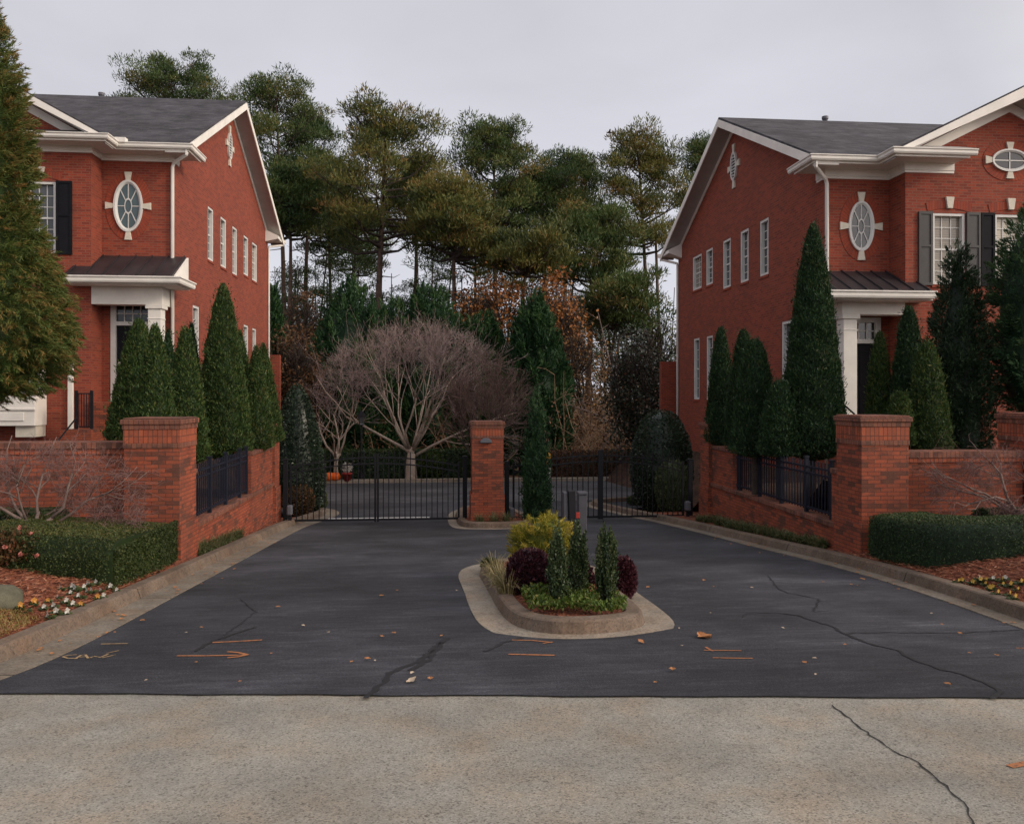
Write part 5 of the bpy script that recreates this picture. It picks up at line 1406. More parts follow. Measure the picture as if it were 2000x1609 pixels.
mb = MB(); mb.lathe([(.05, -.05), (.16, 0), (.19, .05), (.165, .13), (.09, .185), (.02, .20)], (bo.x - .02, 7.5, bz), 20, (1, .9))
rr_ = random.Random(5)
mb.v = [v + Vector((noise.noise(v * 5), noise.noise(v * 5 + Vector((9, 0, 0))), noise.noise(v * 5 + Vector((0, 9, 0))))) * .035 for v in mb.v]
o = obj('boulder', mb, M['rock'], loc=(bo.x, 7.5, bz), smooth=True); tag(o, 'rounded grey-green boulder in the mulch at the left edge', 'boulder')
for px, py, Y, hgt, lab in ((97, 1046, 10.6, .17, 'small white pointed garden ornament behind the left hedge'), (60, 1046, 10.7, .12, 'tiny white garden ornament under the bare maple trunk')):
    c = PY(px, py, Y); mb = MB(); mb.lathe([(.085, 0), (.08, .015), (.06, hgt * .35), (.03, hgt * .5), (.022, hgt * .8), (.004, hgt)], tuple(c), 14)
    mb.lathe([(.02, -.3), (.02, -.001)], tuple(c), 8)
    tag(obj('garden_ornament', mb, M['white'], loc=tuple(c), smooth=True), lab, 'ornament')
# dry lawn corner
rng = np.random.default_rng(88); n = 30000; L = Leaves()
x = rng.uniform(-6.4, -3.55, n); y = rng.uniform(5.9, 7.55, n)
lim = 7.32 + .30 * np.sin(x * 3) * .2 - (x + 3.5) * .18
k = (y < lim + .05 * rng.normal(size=n)); x, y = x[k], y[k]
z = np.array([bed_l(a, b) for a, b in zip(x, y)])
L.add(np.stack([x, y, z + .02], 1), np.stack([rng.normal(size=len(x)) * .6, rng.normal(size=len(x)) * .6, np.ones(len(x))], 1), .055, .007, .45 + .3 * rng.normal(size=len(x)), rng)
o = L.build('lawn_grass', FOL['lawn'], loc=(-4.2, 6.6, -.4)); tag(o, 'dry yellowed lawn corner beside the left kerb', 'grass'); o['kind'] = 'stuff'
# loose straw over both beds
rng = np.random.default_rng(89); L = Leaves(); n = 9000
for s, f in ((-1, bed_l), (1, bed_r)):
    y = rng.uniform(6.6, 10.8, n); x = np.array([kx(KL if s < 0 else KR, q) for q in y]) + s * (.17 + 1.9 * rng.random(n) ** 1.3)
    z = np.array([f(a, b) for a, b in zip(x, y)])
    L.add(np.stack([x, y, z + .012 + .012 * rng.random(n)], 1), np.stack([rng.normal(size=n), rng.normal(size=n), .12 * rng.normal(size=n)], 1), .075, .010, rng.random(n), rng)
o = L.build('mulch_straw', FOL['mulch_bits'], loc=(0, 8.5, -.5)); tag(o, 'loose reddish mulch straw covering the beds', 'mulch'); o['kind'] = 'stuff'

def pansy(mat, name_, seed):
    rng = np.random.default_rng(seed); root = D.objects.new('pansy', None); COL.objects.link(root)
    L = Leaves(); k = 42; a = rng.uniform(0, 6.28, k); r = .055 * rng.random(k) ** .5
    L.add(np.stack([r * np.cos(a), r * np.sin(a), .015 + .05 * rng.random(k)], 1), np.stack([np.cos(a), np.sin(a), .6 * rng.random(k)], 1), .05, .03, .45 + .25 * rng.normal(size=k), rng)
    L.build('leaves', FOL['pansy_leaf'], root)
    L = Leaves()
    for (dx, dy, dz, s) in ((.0, -.02, .085, 1.12),):
        for q in range(5):
            an = q * 6.283 / 5 + .3; c = np.array([[dx + .017 * s * math.cos(an), dy - .012, dz + .017 * s * math.sin(an)]])
            L.add(c, np.array([[math.cos(an), -.25, math.sin(an)]]), .036 * s, .034 * s, np.array([.3 + .5 * rng.random()]), rng, side=np.array([0, 1., .3]))
    L.build('petals', FOL[mat], root)
    return root
def plant_out(proto, spots, f, label, group, seed, first=True):
    r = random.Random(seed)
    for i, (px, py) in enumerate(spots):
        # find the bed point under this pixel
        d = ray(px, py); k = 5.0
        while k < 14:
            q = Vector((d[0] * k, d[1] * k, CH + d[2] * k))
            if q.z <= f(q.x, q.y) + .04: break
            k += .02
        o = proto if i == 0 else proto.copy()
        if i:
            COL.objects.link(o)
            for ch in proto.children: c = ch.copy(); COL.objects.link(c); c.parent = o
        o.location = (q.x, q.y, f(q.x, q.y)); o.rotation_euler = (0, 0, r.uniform(-.9, .9)); s = r.uniform(.55, .85); o.scale = (s, s, s)
        tag(o, label, 'flower', group)
W_ = [(98, 1205), (85, 1186), (106, 1184), (110, 1196), (116, 1165), (128, 1174), (137, 1156), (143, 1147), (150, 1152), (151, 1163), (160, 1165), (162, 1147), (174, 1140), (178, 1139), (189, 1138), (172, 1154), (181, 1154), (198, 1152), (201, 1165), (228, 1152), (128, 1198), (121, 1148), (215, 1147), (140, 1180)]
plant_out(pansy('pansy_w', '', 1), W_, bed_l, 'white pansy in bloom in the mulch by the left kerb', 'white pansies in the left bed', 1)
plant_out(pansy('pansy_o', '', 2), [(64, 1178), (53, 1191), (38, 1186), (158, 1181), (192, 1167), (95, 1172)], bed_l, 'orange pansy in bloom among the white ones by the left kerb', 'orange pansies in the left bed', 2)
plant_out(pansy('pansy_y', '', 3), [(1878, 1135), (1898, 1138), (1922, 1140), (1935, 1150), (1938, 1146), (1953, 1133), (1968, 1160), (1956, 1141), (1970, 1143), (1912, 1134), (1985, 1150), (1945, 1158), (1925, 1131), (1868, 1136), (1990, 1138), (1978, 1168)], bed_r, 'yellow pansy in bloom in the bed at the right edge', 'yellow pansies in the right bed', 3)
plant_out(pansy('pansy_w', '', 4), [(1915, 1130), (1938, 1129), (1964, 1130), (1908, 1131)], bed_r, 'white pansy in bloom among the yellow ones at the right edge', 'white pansies in the right bed', 4)
mound('clipped round shrub end at the right edge above the pansies', 2012, 1128, 1150, 50, 8.6, 'hedge', 90, 900, .05, .026, lambda t: egg(t, .4), .1, .3, off=.35)

# strap-leaf strips between the walls and the kerbs
for s, y0, y1, n, mat, lab in ((-1, 12.0, 14.8, 60, 'strip', 'strap leaved groundcover along the foot of the left fence wall'), (1, 11.6, 16.6, 150, 'strip', 'strap leaved groundcover along the foot of the right fence wall')):
    rng = np.random.default_rng(91 + s); L = Leaves()
    for i in range(n):
        y = rng.uniform(y0, y1); k0 = kx(KL if s < 0 else KR, y) + s * .22; w0 = (-3.64 if s < 0 else 5.9)
        x = k0 + (w0 - k0) * rng.random()
        tuft_into(L, np.array([x, y, gz(y) + .11]), 26, .20 if s < 0 else .17, rng, .07, 1.15, .016, .45)
    o = L.build('groundcover', FOL[mat], loc=(-3.6 if s < 0 else 5.8, (y0 + y1) / 2, gz(13))); tag(o, lab, 'groundcover'); o['kind'] = 'stuff'

# ------------------------------------------------------------------ bare trees
def bare_tree(name, label, loc, limbs, crown_c, crown_r, tmat, bmat, seed, trunk_h, trunk_r, levels=5, ratio=.72, kids=3, ang=.55, first=1.0, group=None, upw=.12, minr=.006, cat='tree', wig_=.14):
    r = random.Random(seed); root = thing(name, label, cat, loc, group)
    T_ = MB(); B_ = MB(); o = Vector(loc); c = Vector(crown_c)
    def inside(p): return sum(((p[i] - c[i]) / crown_r[i]) ** 2 * (0 if i == 2 and p.z < c.z else 1) for i in range(3)) < 1.0
    def grow(p, d, ln, rad, lv):
        pts = [p]; n = 3 if lv < 3 else 2
        for i in range(n):
            d = (d + Vector((r.gauss(0, wig_), r.gauss(0, wig_), r.gauss(0, wig_) + upw * .4))).normalized()
            pts.append(pts[-1] + d * ln / n)
        k = 6 if lv < 2 else (4 if lv < 4 else 3)
        rads = [max(minr, rad * (1 - .45 * i / n)) for i in range(n + 1)]
        (T_ if lv < 2 else B_).tube(pts, rads, k, cap=(lv < 2))
        if lv >= levels: return
        for j in range(kids + (1 if lv < 2 else 0) + (1 if r.random() < (.4 if lv < 4 else .75) else 0)):
            s = r.uniform(.35, 1.0) if j else 1.0
            i = min(n - 1, int(s * n)); q = pts[i].lerp(pts[i + 1], s * n - i)
            ax = Vector((r.gauss(0, 1), r.gauss(0, 1), r.gauss(0, 1))); ax = (ax - d * ax.dot(d)).normalized()
            a = ang * r.uniform(.5, 1.3) * (.35 if j == 0 else 1); nd = (d * math.cos(a) + ax * math.sin(a) + Vector((0, 0, upw))).normalized()
            l2 = ln * ratio * r.uniform(.75, 1.2); tries = 0
            if lv > 0 and not inside(q):
                if r.random() < .6: continue
                l2 *= .5
            if l2 < .05: continue
            grow(q, nd, l2, rads[i] * .58, lv + 1)
    top = o + Vector((r.gauss(0, .03), 0, trunk_h))
    T_.tube([o - Vector((0, 0, .1)), o + Vector((0, 0, trunk_h * .12)), o + Vector((0, 0, trunk_h * .55)), top], [trunk_r * 1.45, trunk_r * 1.12, trunk_r * .95, trunk_r * .5], 12)
    for az, el, ln, rr in limbs:
        d = Vector((math.cos(az) * math.cos(el), math.sin(az) * math.cos(el), math.sin(el)))
        bs = o.lerp(top, r.uniform(.72, .95)); T_.tube([o.lerp(top, .5), bs, bs + d * .25], [trunk_r * .5, rr * 1.5, rr * 1.05], 8)
        grow(bs + d * .2, d, ln, rr, 0)
    obj('trunk', T_, M[tmat], root, smooth=True, uv=False); obj('branches', B_, M[bmat], root, uv=False)
    return root
Yb = 34.6; b = PY(803, 942, Yb); zc = PY(800, 790, Yb)
bare_tree('bare_tree', 'wide bare tree with pale trunk and pinkish twigs in the centre behind the gate', (b.x, Yb, gz(Yb) + .05),
          [(3.14, .58, 3.0, .075), (3.3, .95, 2.8, .068), (2.4, .9, 2.5, .065), (1.2, 1.15, 2.5, .06), (0.0, .55, 2.9, .075), (.2, .95, 2.7, .068), (5.5, .9, 2.4, .065), (4.2, 1.0, 2.5, .065), (-.6, 1.1, 2.5, .06), (2.8, 1.25, 2.5, .06)],
          (PY(812, 800, Yb).x, Yb, zc.z - .1), (4.4, 4.0, 3.55), 'bark_pale', 'twig_pink', 101, 1.30, .24, 7, .72, 2, .58, upw=.06, minr=.0046, wig_=.18)
b = PY(656, 938, 34.4)
bare_tree('bare_tree', 'smaller bare tree with slim pale trunk at left behind the gate, beside the pumpkins', (b.x, 34.4, gz(34.4) + .05),
          [(2.6, .8, 1.6, .055), (1.9, 1.2, 1.8, .055), (.8, 1.2, 1.8, .055), (.2, .9, 1.5, .05), (4.5, 1.0, 1.6, .05)],
          (PY(662, 780, 34.4).x, 34.4, PY(662, 790, 34.4).z), (1.65, 1.7, 2.4), 'bark_pale', 'twig_pink', 103, 1.15, .10, 6, .74, 2, .55, upw=.08, minr=.0046, wig_=.18)
Yd = 31.5; b = PY(935, 915, Yd)
bare_tree('bare_tree', 'darker bare tree with fine purplish twigs behind the free standing pillar', (b.x, Yd, gz(Yd)),
          [(1.9, 1.0, 1.7, .05), (2.6, .8, 1.5, .04), (.6, .9, 1.7, .045), (.1, .7, 1.6, .04), (4.2, 1.0, 1.6, .04), (5.4, .9, 1.6, .04), (1.2, 1.3, 1.8, .04)],
          (PY(950, 790, Yd).x, Yd, PY(945, 790, Yd).z), (1.9, 1.9, 2.0), 'bark_dark', 'twig_brown', 105, .9, .08, 5, .74, 3, .55, upw=.08, minr=.0055, wig_=.17)
# Japanese maples in the beds
b = PY(66, 1040, 10.3)
bare_tree('bare_maple', 'low bare maple with pinkish twigs before the left garden wall', (b.x, 10.3, -.42),
          [(2.6, .55, .7, .022), (3.3, .7, .75, .022), (.3, .35, .75, .02), (.0, .55, .7, .02), (1.7, .9, .6, .02), (4.7, .6, .55, .018), (5.6, .5, .65, .018), (2.0, .5, .6, .018)],
          (PY(95, 930, 10.3).x, 10.3, PY(95, 945, 10.3).z), (1.12, .75, .46), 'twig_grey', 'twig_maple', 107, .38, .028, 6, .74, 3, .75, upw=-.03, minr=.0018, wig_=.28)
b = PY(1985, 985, 10.3)
bare_tree('bare_maple', 'low bare maple with reddish twigs before the right garden wall', (b.x, 10.3, -.25),
          [(3.0, .35, .75, .02), (2.6, .6, .7, .02), (3.5, .8, .7, .02), (.3, .55, .7, .02), (1.7, .9, .6, .02), (4.7, .6, .6, .018), (5.8, .5, .6, .018)],
          (PY(1965, 945, 10.3).x, 10.3, PY(1965, 945, 10.3).z), (.95, .75, .46), 'twig_grey', 'twig_maple', 109, .25, .028, 6, .76, 3, .75, upw=-.03, minr=.0018, wig_=.28)

# ------------------------------------------------------------------ behind the gates
def fmound(label, px, top, bot, wpx, Y, mat, seed, n, ll, lw, prof, **k):
    return mound(label, px, top, bot, wpx, Y, mat, seed, n, ll, lw, prof, off=.0, **k)
fmound('tall glossy holly cone behind the left gate post', 580, 750, 985, 116, 21.0, 'holly', 111, 13000, .065, .038, lambda t: min(1, .82 + t) * max(0, 1 - t ** 1.7) ** .62, name='holly', tint=.42, tvar=.32, lump=.06, up=.15, core=.9, shell=.1)
fmound('reddish low shrub below the glossy holly cone at left', 583, 945, None, 62, 20.4, 'rose', 112, 2500, .07, .035, lambda t: egg(t, .5) ** .7, tint=.45)
fmound('bright green low shrub beside the rounded kerb at left behind the gate', 622, 955, None, 34, 21.4, 'strip', 113, 1200, .07, .03, lambda t: egg(t, .5) ** .7)
fmound('round topped glossy holly shrub behind the right gate leaf', 1292, 800, 1005, 118, 21.2, 'holly', 114, 12000, .062, .036, lambda t: egg(t, .40) ** .92, name='holly', tint=.40, tvar=.32, lump=.05, up=.15, core=.9, shell=.1)
fmound('lighter green shrub in front of the round holly by the right gate post', 1314, 898, None, 68, 19.6, 'strip', 115, 4000, .05, .03, lambda t: egg(t, .45) ** .8, tint=.35)
fmound('small green shrub at the curved kerb right of the inner road', 1245, 968, None, 40, 22.4, 'strip', 116, 1500, .07, .03, lambda t: egg(t, .45) ** .8)
hedge('dark clipped hedge along the far side of the inner road behind the bare tree', [(-9, 35.6), (-5, 35.6), (-1, 35.6), (1.5, 35.6)], .7, 1.35, lambda x, y: -2.2, 'hedge_dark', 121, 260, .13, .07, group='hedges beyond the inner road')
hedge('brownish hedge along the far side of the inner road at right', [(4.6, 35.4), (8, 35.2), (11.5, 35.0)], .6, 1.25, lambda x, y: -2.2, 'brown', 122, 300, .13, .06, group='hedges beyond the inner road', top_tint=.1)
mound('yellow-green rounded shrub beside the pale trunk behind the gate', 842, 882, 935, 56, 35.0, 'cover', 123, 1500, .14, .07, lambda t: egg(t, .5) ** .8, tint=.25, off=0)
# lamp post
Yl = 34.3; b = PY(706, 942, Yl); tz_ = PY(706, 797, Yl).z; zb0 = gz(Yl)
r = thing('lamp_post', 'black lantern lamp post between the two pale bare trees', 'lamp post', (b.x, Yl, zb0))
mb = MB(); mb.lathe([(.12, 0), (.12, .25), (.06, .4), (.045, .6), (.04, tz_ - zb0 - .75)], (b.x, Yl, zb0), 12); obj('post', mb, M['iron'], r, smooth=True)
mb = MB(); mb.lathe([(.05, 0), (.13, .05), (.10, .1), (.16, .38)], (b.x, Yl, tz_ - .75), 6); obj('lantern_pane', mb, M['glass_grey'], r)
mb = MB(); mb.lathe([(.22, 0), (.20, .04), (.08, .22), (.03, .27), (.02, .36)], (b.x, Yl, tz_ - .37), 6); obj('lantern_cap', mb, M['iron'], r)
# pumpkins and potted flowers
for i, (px, lab) in enumerate(((643, 'left one of two orange pumpkins at the foot of the smaller bare tree'), (655, 'right one of two orange pumpkins at the foot of the smaller bare tree'))):
    c = PY(px, 934, 34.0); z = gz(34) + .10
    mb = MB(); n = 30; Rr = .2
    prof = [(.03, .33), (.09, .35), (.16, .31), (.205, .2), (.19, .08), (.1, .0), (.02, .0)]
    P = []
    for (q, h) in prof:
        for k in range(n):
            a = 2 * math.pi * k / n; f = 1 + .07 * math.cos(8 * a); P.append((c.x + q * f * math.cos(a), 34.0 + q * f * math.sin(a), z + h))
    mb.add(P, [(i0 * n + k, i0 * n + (k + 1) % n, (i0 + 1) * n + (k + 1) % n, (i0 + 1) * n + k) for i0 in range(6) for k in range(n)] + [tuple(range(n)), tuple(range(6 * n, 7 * n))])
    r = thing('pumpkin', lab, 'pumpkin', (c.x, 34.0, z), 'orange pumpkins'); obj('rind', mb, M['pumpkin'], r, smooth=True)
    mb = MB(); mb.tube([(c.x, 34.0, z + .32), (c.x + .02, 34.0, z + .40)], [.03, .02], 6); obj('stem', mb, M['tan_stem'], r)
    if i == 0:
        pass
c = PY(678, 934, 34.0); z = gz(34) + .08
r = thing('flower_pot', 'red pot of white flowers right of the smaller bare trunk', 'flower pot', (c.x, 34.0, z))
mb = MB(); mb.lathe([(.14, 0), (.2, .3), (.22, .3), (.22, .36), (.17, .36)], (c.x, 34.0, z), 16); obj('pot', mb, M['red_dull'], r, smooth=True)
L = Leaves(); rng = np.random.default_rng(131); k = 160
L.add(np.array([c.x, 34.0, z + .58]) + unit(rng, k) * np.array([.25, .25, .22]) * rng.random((k, 1)) ** .3, unit(rng, k), .10, .07, rng.random(k), rng); L.build('blooms', FOL['pansy_w'], r)
# yellow and white marker post
c = PY(1071, 925, 33.2); r = thing('marker_post', 'yellow topped marker post beside the narrow upright cypress', 'post', (c.x, 33.2, gz(33.2)))
z1 = PY(1071, 884, 33.2).z; z2 = PY(1071, 906, 33.2).z
mb = MB(); mb.lathe([(.10, z2 - gz(33.2)), (.12, z2 - gz(33.2) + .1), (.11, z1 - gz(33.2) - .08), (.03, z1 - gz(33.2))], (c.x, 33.2, gz(33.2)), 12); obj('cap', mb, M['yellow'], r, smooth=True)
mb = MB(); mb.lathe([(.1, 0), (.1, z2 - gz(33.2))], (c.x, 33.2, gz(33.2)), 12); obj('shaft', mb, M['white'], r, smooth=True)

# evergreen screen
GE = 'dark conical evergreens behind the bare tree'
def ley(px, top, wpx, Y, seed, label, bot=930):
    a = PY(px, top, Y); sc = (PY(px + 10, 800, Y) - PY(px, 800, Y)).length / 10; zb0 = -2.3
    plume_tree('evergreen_tree', label, 'tree', (a.x, Y, zb0), a.z - zb0, wpx * sc / 2, lambda t: min(1, .85 + t) * max(0, 1 - t ** 3.0) ** .8, 'cypress', 460, 85, 1.25, .26, .30, .065, seed, z0=.0, group=GE, core=.74, lump=.22, up=.82, trunk=.2)
ley(688, 550, 205, 41, 141, 'broad dark evergreen with two tips, leftmost of the screen behind the bare tree')
ley(838, 556, 215, 42, 142, 'dark evergreen directly above the crown of the wide bare tree')
ley(940, 608, 150, 41, 143, 'shorter dark evergreen between two taller ones right of the bare tree')
ley(1045, 578, 138, 40, 144, 'tall pointed dark evergreen rising behind the narrow cypress')
ley(765, 582, 180, 44, 145, 'dark evergreen filling the gap behind the two left evergreens of the screen')
ley(530, 560, 60, 38, 146, 'dark evergreen peeking out right of the left house corner')

# autumn trees and dry understory
def leafy(name, label, px, top, bot, wpx, Y, mat, seed, n, ll=.2, lw=.13, bmat='bark_dark', group=None, kids=3, dens=1.0, levels=4):
    a = PY(px, top, Y); bz_ = PY(px, bot, Y).z; sc = (PY(px + 10, 800, Y) - PY(px, 800, Y)).length / 10; zb0 = -2.5; R = wpx * sc / 2
    H = a.z - bz_
    root = bare_tree(name, label, (a.x, Y, zb0), [(k * 1.05, 1.0 + .2 * (k % 3), H * .34, .06) for k in range(6)], (a.x, Y, bz_ + H / 2), (R, R, H / 2), bmat, bmat, seed, max(.5, bz_ - zb0 + H * .15), .13, levels, .72, kids, .6, group=group, minr=.012)
    rng = np.random.default_rng(seed); L = Leaves(); m = max(12, n // 45)
    cs = unit(rng, m) * (rng.random((m, 1)) ** .4) * 1.12 * np.array([R, R, H / 2]) + np.array([a.x, Y, bz_ + H / 2])
    for c in cs:
        k = 45; L.add(c + rng.normal(size=(k, 3)) * R * .24, unit(rng, k), ll, lw, .4 + .18 * rng.normal() + .2 * rng.normal(size=k), rng)
    L.build('crown', FOL[mat], root); return root
leafy('autumn_tree', 'orange autumn tree seen above the short dark evergreen, left of the two', 955, 535, 670, 120, 45, 'orange', 151, 2300)
leafy('autumn_tree', 'tall orange autumn tree right of the pointed dark evergreen', 1085, 540, 745, 105, 44, 'orange', 152, 3200)
leafy('autumn_tree', 'smaller tan autumn tree low between the evergreen and the magnolia', 1135, 640, 800, 110, 43, 'tan', 153, 1500, .16, .1)
leafy('autumn_tree', 'thin tan tree behind the left evergreens near the left house', 590, 575, 740, 90, 47, 'brown', 154, 1300)
leafy('magnolia_tree', 'dark magnolia with reddish leaf backs left of the right house', 1245, 650, 900, 108, 33.5, 'magnolia', 155, 6500, .17, .085, levels=4)
leafy('magnolia_tree', 'dark brownish leafed tree by the left house back wall', 575, 650, 860, 100, 37, 'brown', 156, 3600, .16, .09)
leafy('olive_tree', 'thin olive leaved tree at right between the trunks and the house', 1295, 590, 760, 80, 50, 'pine', 157, 1200, .2, .1)
leafy('olive_tree', 'olive leaved tree low among the pine trunks right of the orange tree', 1195, 545, 700, 130, 52, 'pine', 158, 1300, .22, .1)

# tangle of dead stems and leaves under the pines
rng = np.random.default_rng(161); r_ = random.Random(161); S = MB(); L = Leaves()
for i in range(1150):
    x = r_.uniform(-18, 20) if i % 3 else r_.uniform(5.5, 13); y = r_.uniform(37, 54); h = r_.uniform(1.2, 4.6) * (1.25 if 5 < x < 13 else .9)
    p = Vector((x, y, ground_z(x, y))); d = Vector((r_.gauss(0, .35), r_.gauss(0, .3), 1)).normalized(); pts = [p]
    for k in range(4):
        d = (d + Vector((r_.gauss(0, .28), r_.gauss(0, .2), r_.gauss(-.05, .18)))).normalized(); pts.append(pts[-1] + d * h / 4)
    S.tube(pts, [.03, .026, .02, .014, .008], 4, cap=False)
    for j in range(3):
        q = pts[r_.randint(1, 4)]; e = q + Vector((r_.gauss(0, .8), r_.gauss(0, .5), r_.uniform(-.3, .9))); S.tube([q, (q + e) / 2 + Vector((0, 0, .1)), e], [.014, .01, .007], 3, cap=False)
    k = r_.randint(14, 40); c = np.array(pts[r_.randint(0, 4)])
    L.add(c + rng.normal(size=(k, 3)) * np.array([.6, .6, .5]), unit(rng, k), .17, .10, .4 + .2 * rng.normal() + .2 * rng.normal(size=k), rng)
o = obj('undergrowth', S, M['tan_stem'], loc=(0, 44, -2.4), uv=False); tag(o, 'tangle of tan dead stems under the pines', 'undergrowth'); o['kind'] = 'stuff'
o = L.build('undergrowth', FOL['brown'], loc=(0, 44, -2.4)); tag(o, 'brown dead leaves clinging to the tangled undergrowth', 'undergrowth'); o['kind'] = 'stuff'
# farther wood, one mass
rng = np.random.default_rng(163); L = Leaves(); S = MB()
for i in range(620):
    x = r_.uniform(-48, 55); y = r_.uniform(72, 98); g = ground_z(x, y); tall = i % 4 == 0; h = r_.uniform(8, 15.5) if tall else 4.0 + 6.5 * (.5 + .8 * noise.noise(Vector((x * .13, 3, y * .02)))) * r_.uniform(.4, 1.0)
    k = 75; c = np.array([x, y, g + h * .55])
    L.add(c + unit(rng, k) * rng.random((k, 1)) ** .4 * np.array([1.6, 1.6, h * .46]), unit(rng, k), .45, .2, .35 + .2 * rng.normal() + .15 * rng.normal(size=k), rng)
    if i % 3 == 0: S.tube([(x, y, g), (x + r_.gauss(0, .4), y, g + h + 4)], [.12, .04], 4, cap=False)
o = L.build('distant_wood', FOL['far'], loc=(0, 85, -3)); tag(o, 'distant brownish wood low behind the pine trunks', 'wood'); o['kind'] = 'stuff'
o = obj('distant_wood', S, M['bark_dark'], loc=(0, 85, -3), uv=False); tag(o, 'distant thin dark stems behind the pine trunks', 'wood'); o['kind'] = 'stuff'
# leaning pale saplings
for i, (x0, y0, x1, y1, Y, lab) in enumerate(((1205, 860, 1168, 610, 38, 'pale leaning sapling stem crossing before the dark pine trunks'), (1210, 840, 1110, 790, 37, 'low bent pale branch arching over the right hedge'), (1165, 890, 1205, 820, 36.5, 'short pale stem rising behind the right gate stile'))):
    a = PY(x0, y0, Y); b = PY(x1, y1, Y); mb = MB(); mid = (a + b) / 2 + Vector((.25, 0, .1))
    rr0 = thing('sapling', lab, 'sapling', (a.x, Y, ground_z(a.x, Y)))
    mb.tube([Vector((a.x + .1, Y, ground_z(a.x, Y))), a, mid, b], [.06, .05, .04, .02], 6)
    for k in range(9):
        q = a.lerp(b, .3 + k * .08); mb.tube([q, q + Vector((r_.gauss(0, .5), r_.gauss(0, .3), r_.uniform(.2, .8)))], [.018, .006], 4, cap=False)
    obj('stem', mb, M['twig_grey'], rr0, uv=False)

# ------------------------------------------------------------------ pines
def pine(px, top, wpx, cbot, Y, seed, label, mat='pine', base_px=None, dens=1.0, fork=False, r0=.26):
    r = random.Random(seed); rng = np.random.default_rng(seed)
    a = PY(px, top, Y); zc = PY(px, cbot, Y).z; sc = (PY(px + 10, 800, Y) - PY(px, 800, Y)).length / 10; R = wpx * sc / 2
    bx = PY(base_px if base_px else px, 800, Y).x; zb0 = ground_z(bx, Y) - .2
    root = thing('pine_tree', label, 'tree', (bx, Y, zb0), 'tall pines beyond the gates')
    T_ = MB(); base = Vector((bx, Y, zb0)); tip = Vector((a.x, Y, a.z - 1.7))
    sw = Vector((r.uniform(-.5, .5), r.uniform(-.5, .5), 0))
    def trunk_at(u): return base.lerp(tip, u) + sw * math.sin(u * 3.1)
    N_ = 9
    T_.tube([trunk_at(i / N_) for i in range(N_ + 1)], [r0 * (1 - .8 * i / N_) for i in range(N_ + 1)], 8)
    if fork:
        T_.tube([base + Vector((.5, 0, 0))] + [trunk_at(i / N_) + Vector((.55 + .25 * i / N_ * 2, .1, 0)) for i in range(1, N_ - 1)], [r0 * .8 * (1 - .8 * i / N_) for i in range(N_ - 1)], 7)
    B_ = MB(); L = Leaves(); Hc = a.z - zc; u0 = (zc - zb0) / (tip.z - zb0)
    nb = int(31 * dens) + 8
    puffs = []
    for i in range(nb):
        f = ((i + r.random()) / nb)
        u = u0 + (1 - u0) * f * .96; p = trunk_at(min(1, u)); az = i * 2.4 + r.uniform(-.7, .7)
        shape = .72 + .36 * math.sin(math.pi * min(1, f * 1.1 + .1)) if f < .68 else .98 - (f - .68) * 1.5
        ln = R * shape * r.uniform(.6, 1.1)
        d = Vector((math.cos(az), math.sin(az), r.uniform(.0, .45) + .8 * f ** 2)).normalized()
        m1 = p + d * ln * .5 + Vector((0, 0, -.06 * ln)); e = p + d * ln + Vector((0, 0, .12 * ln))
        B_.tube([p, m1, e], [.10 * (1.25 - f), .06 * (1.25 - f), .02], 5, cap=False)
        side = Vector((-d.y, d.x, 0))
        for j in range(3 + int(ln > 2)):
            s = .58 + .5 * (j + r.random()) / 4
            q = m1.lerp(e, min(1.08, (s - .5) * 2)) + side * r.gauss(0, .16 * ln + .25) + Vector((0, 0, r.uniform(.0, .45)))
            puffs.append((q, r.uniform(.75, 1.2) * (1 if ln > 1.4 else .85)))
            B_.tube([m1.lerp(e, (s - .5) * 1.2), q], [.03, .01], 3, cap=False)
    for k in range(11): puffs.append((tip + Vector((r.gauss(0, 1.0), r.gauss(0, 1.0), r.uniform(-1.5, .1))), r.uniform(.8, 1.1)))
    for i in range(7):   # dead limbs below the crown
        u = r.uniform(.3, max(.32, u0)); p = trunk_at(u); az = r.uniform(0, 6.283)
        m1 = p + Vector((math.cos(az), math.sin(az), r.uniform(-.1, .5))) * r.uniform(.5, 1.4)
        B_.tube([p, m1, m1 + Vector((math.cos(az) * .6, math.sin(az) * .6, r.uniform(-.4, .5)))], [.04, .022, .008], 4, cap=False)
    for q, pr in puffs:
        k = int(150 * pr); v = unit(rng, k); v[:, 2] = np.where(v[:, 2] < -.25, -v[:, 2] * .6, v[:, 2])
        v = v * (rng.random((k, 1)) ** .33) * np.array([pr, pr, pr * .82])
        d = v / pr * .8 + np.array([0, 0, .6]) + rng.normal(size=(k, 3)) * .4
        bt = .45 + .21 * rng.normal(); ti = bt + .12 * rng.normal(size=k) - .12 * (rng.random(k) < .25)
        if rng.random() < .12: ti = ti + .3
        L.add(np.array(q) + v, d, .30, .06, ti, rng)
    obj('trunk', T_, M['bark'], root, smooth=True, uv=False); obj('branches', B_, M['bark_dark'], root, uv=False)
    L.build('crown', FOL[mat], root)
pine(352, 138, 215, 250, 68, 201, 'pine crown showing above the left house roof', 'pine', 350)
pine(538, 142, 215, 470, 58, 202, 'large dark pine just right of the left house ridge', 'pine', 553, 1.25)
pine(612, 200, 130, 440, 62, 203, 'slim pine right behind the large dark one near the left gable', 'pine', 600)
pine(755, 196, 235, 500, 50, 204, 'yellowish wide pine with a clear thick trunk at centre left', 'pine2', 733, 1.3, r0=.32)
pine(965, 231, 180, 460, 56, 205, 'tall pine with a dense rounded top at the centre of the skyline', 'pine', 975, 1.2)
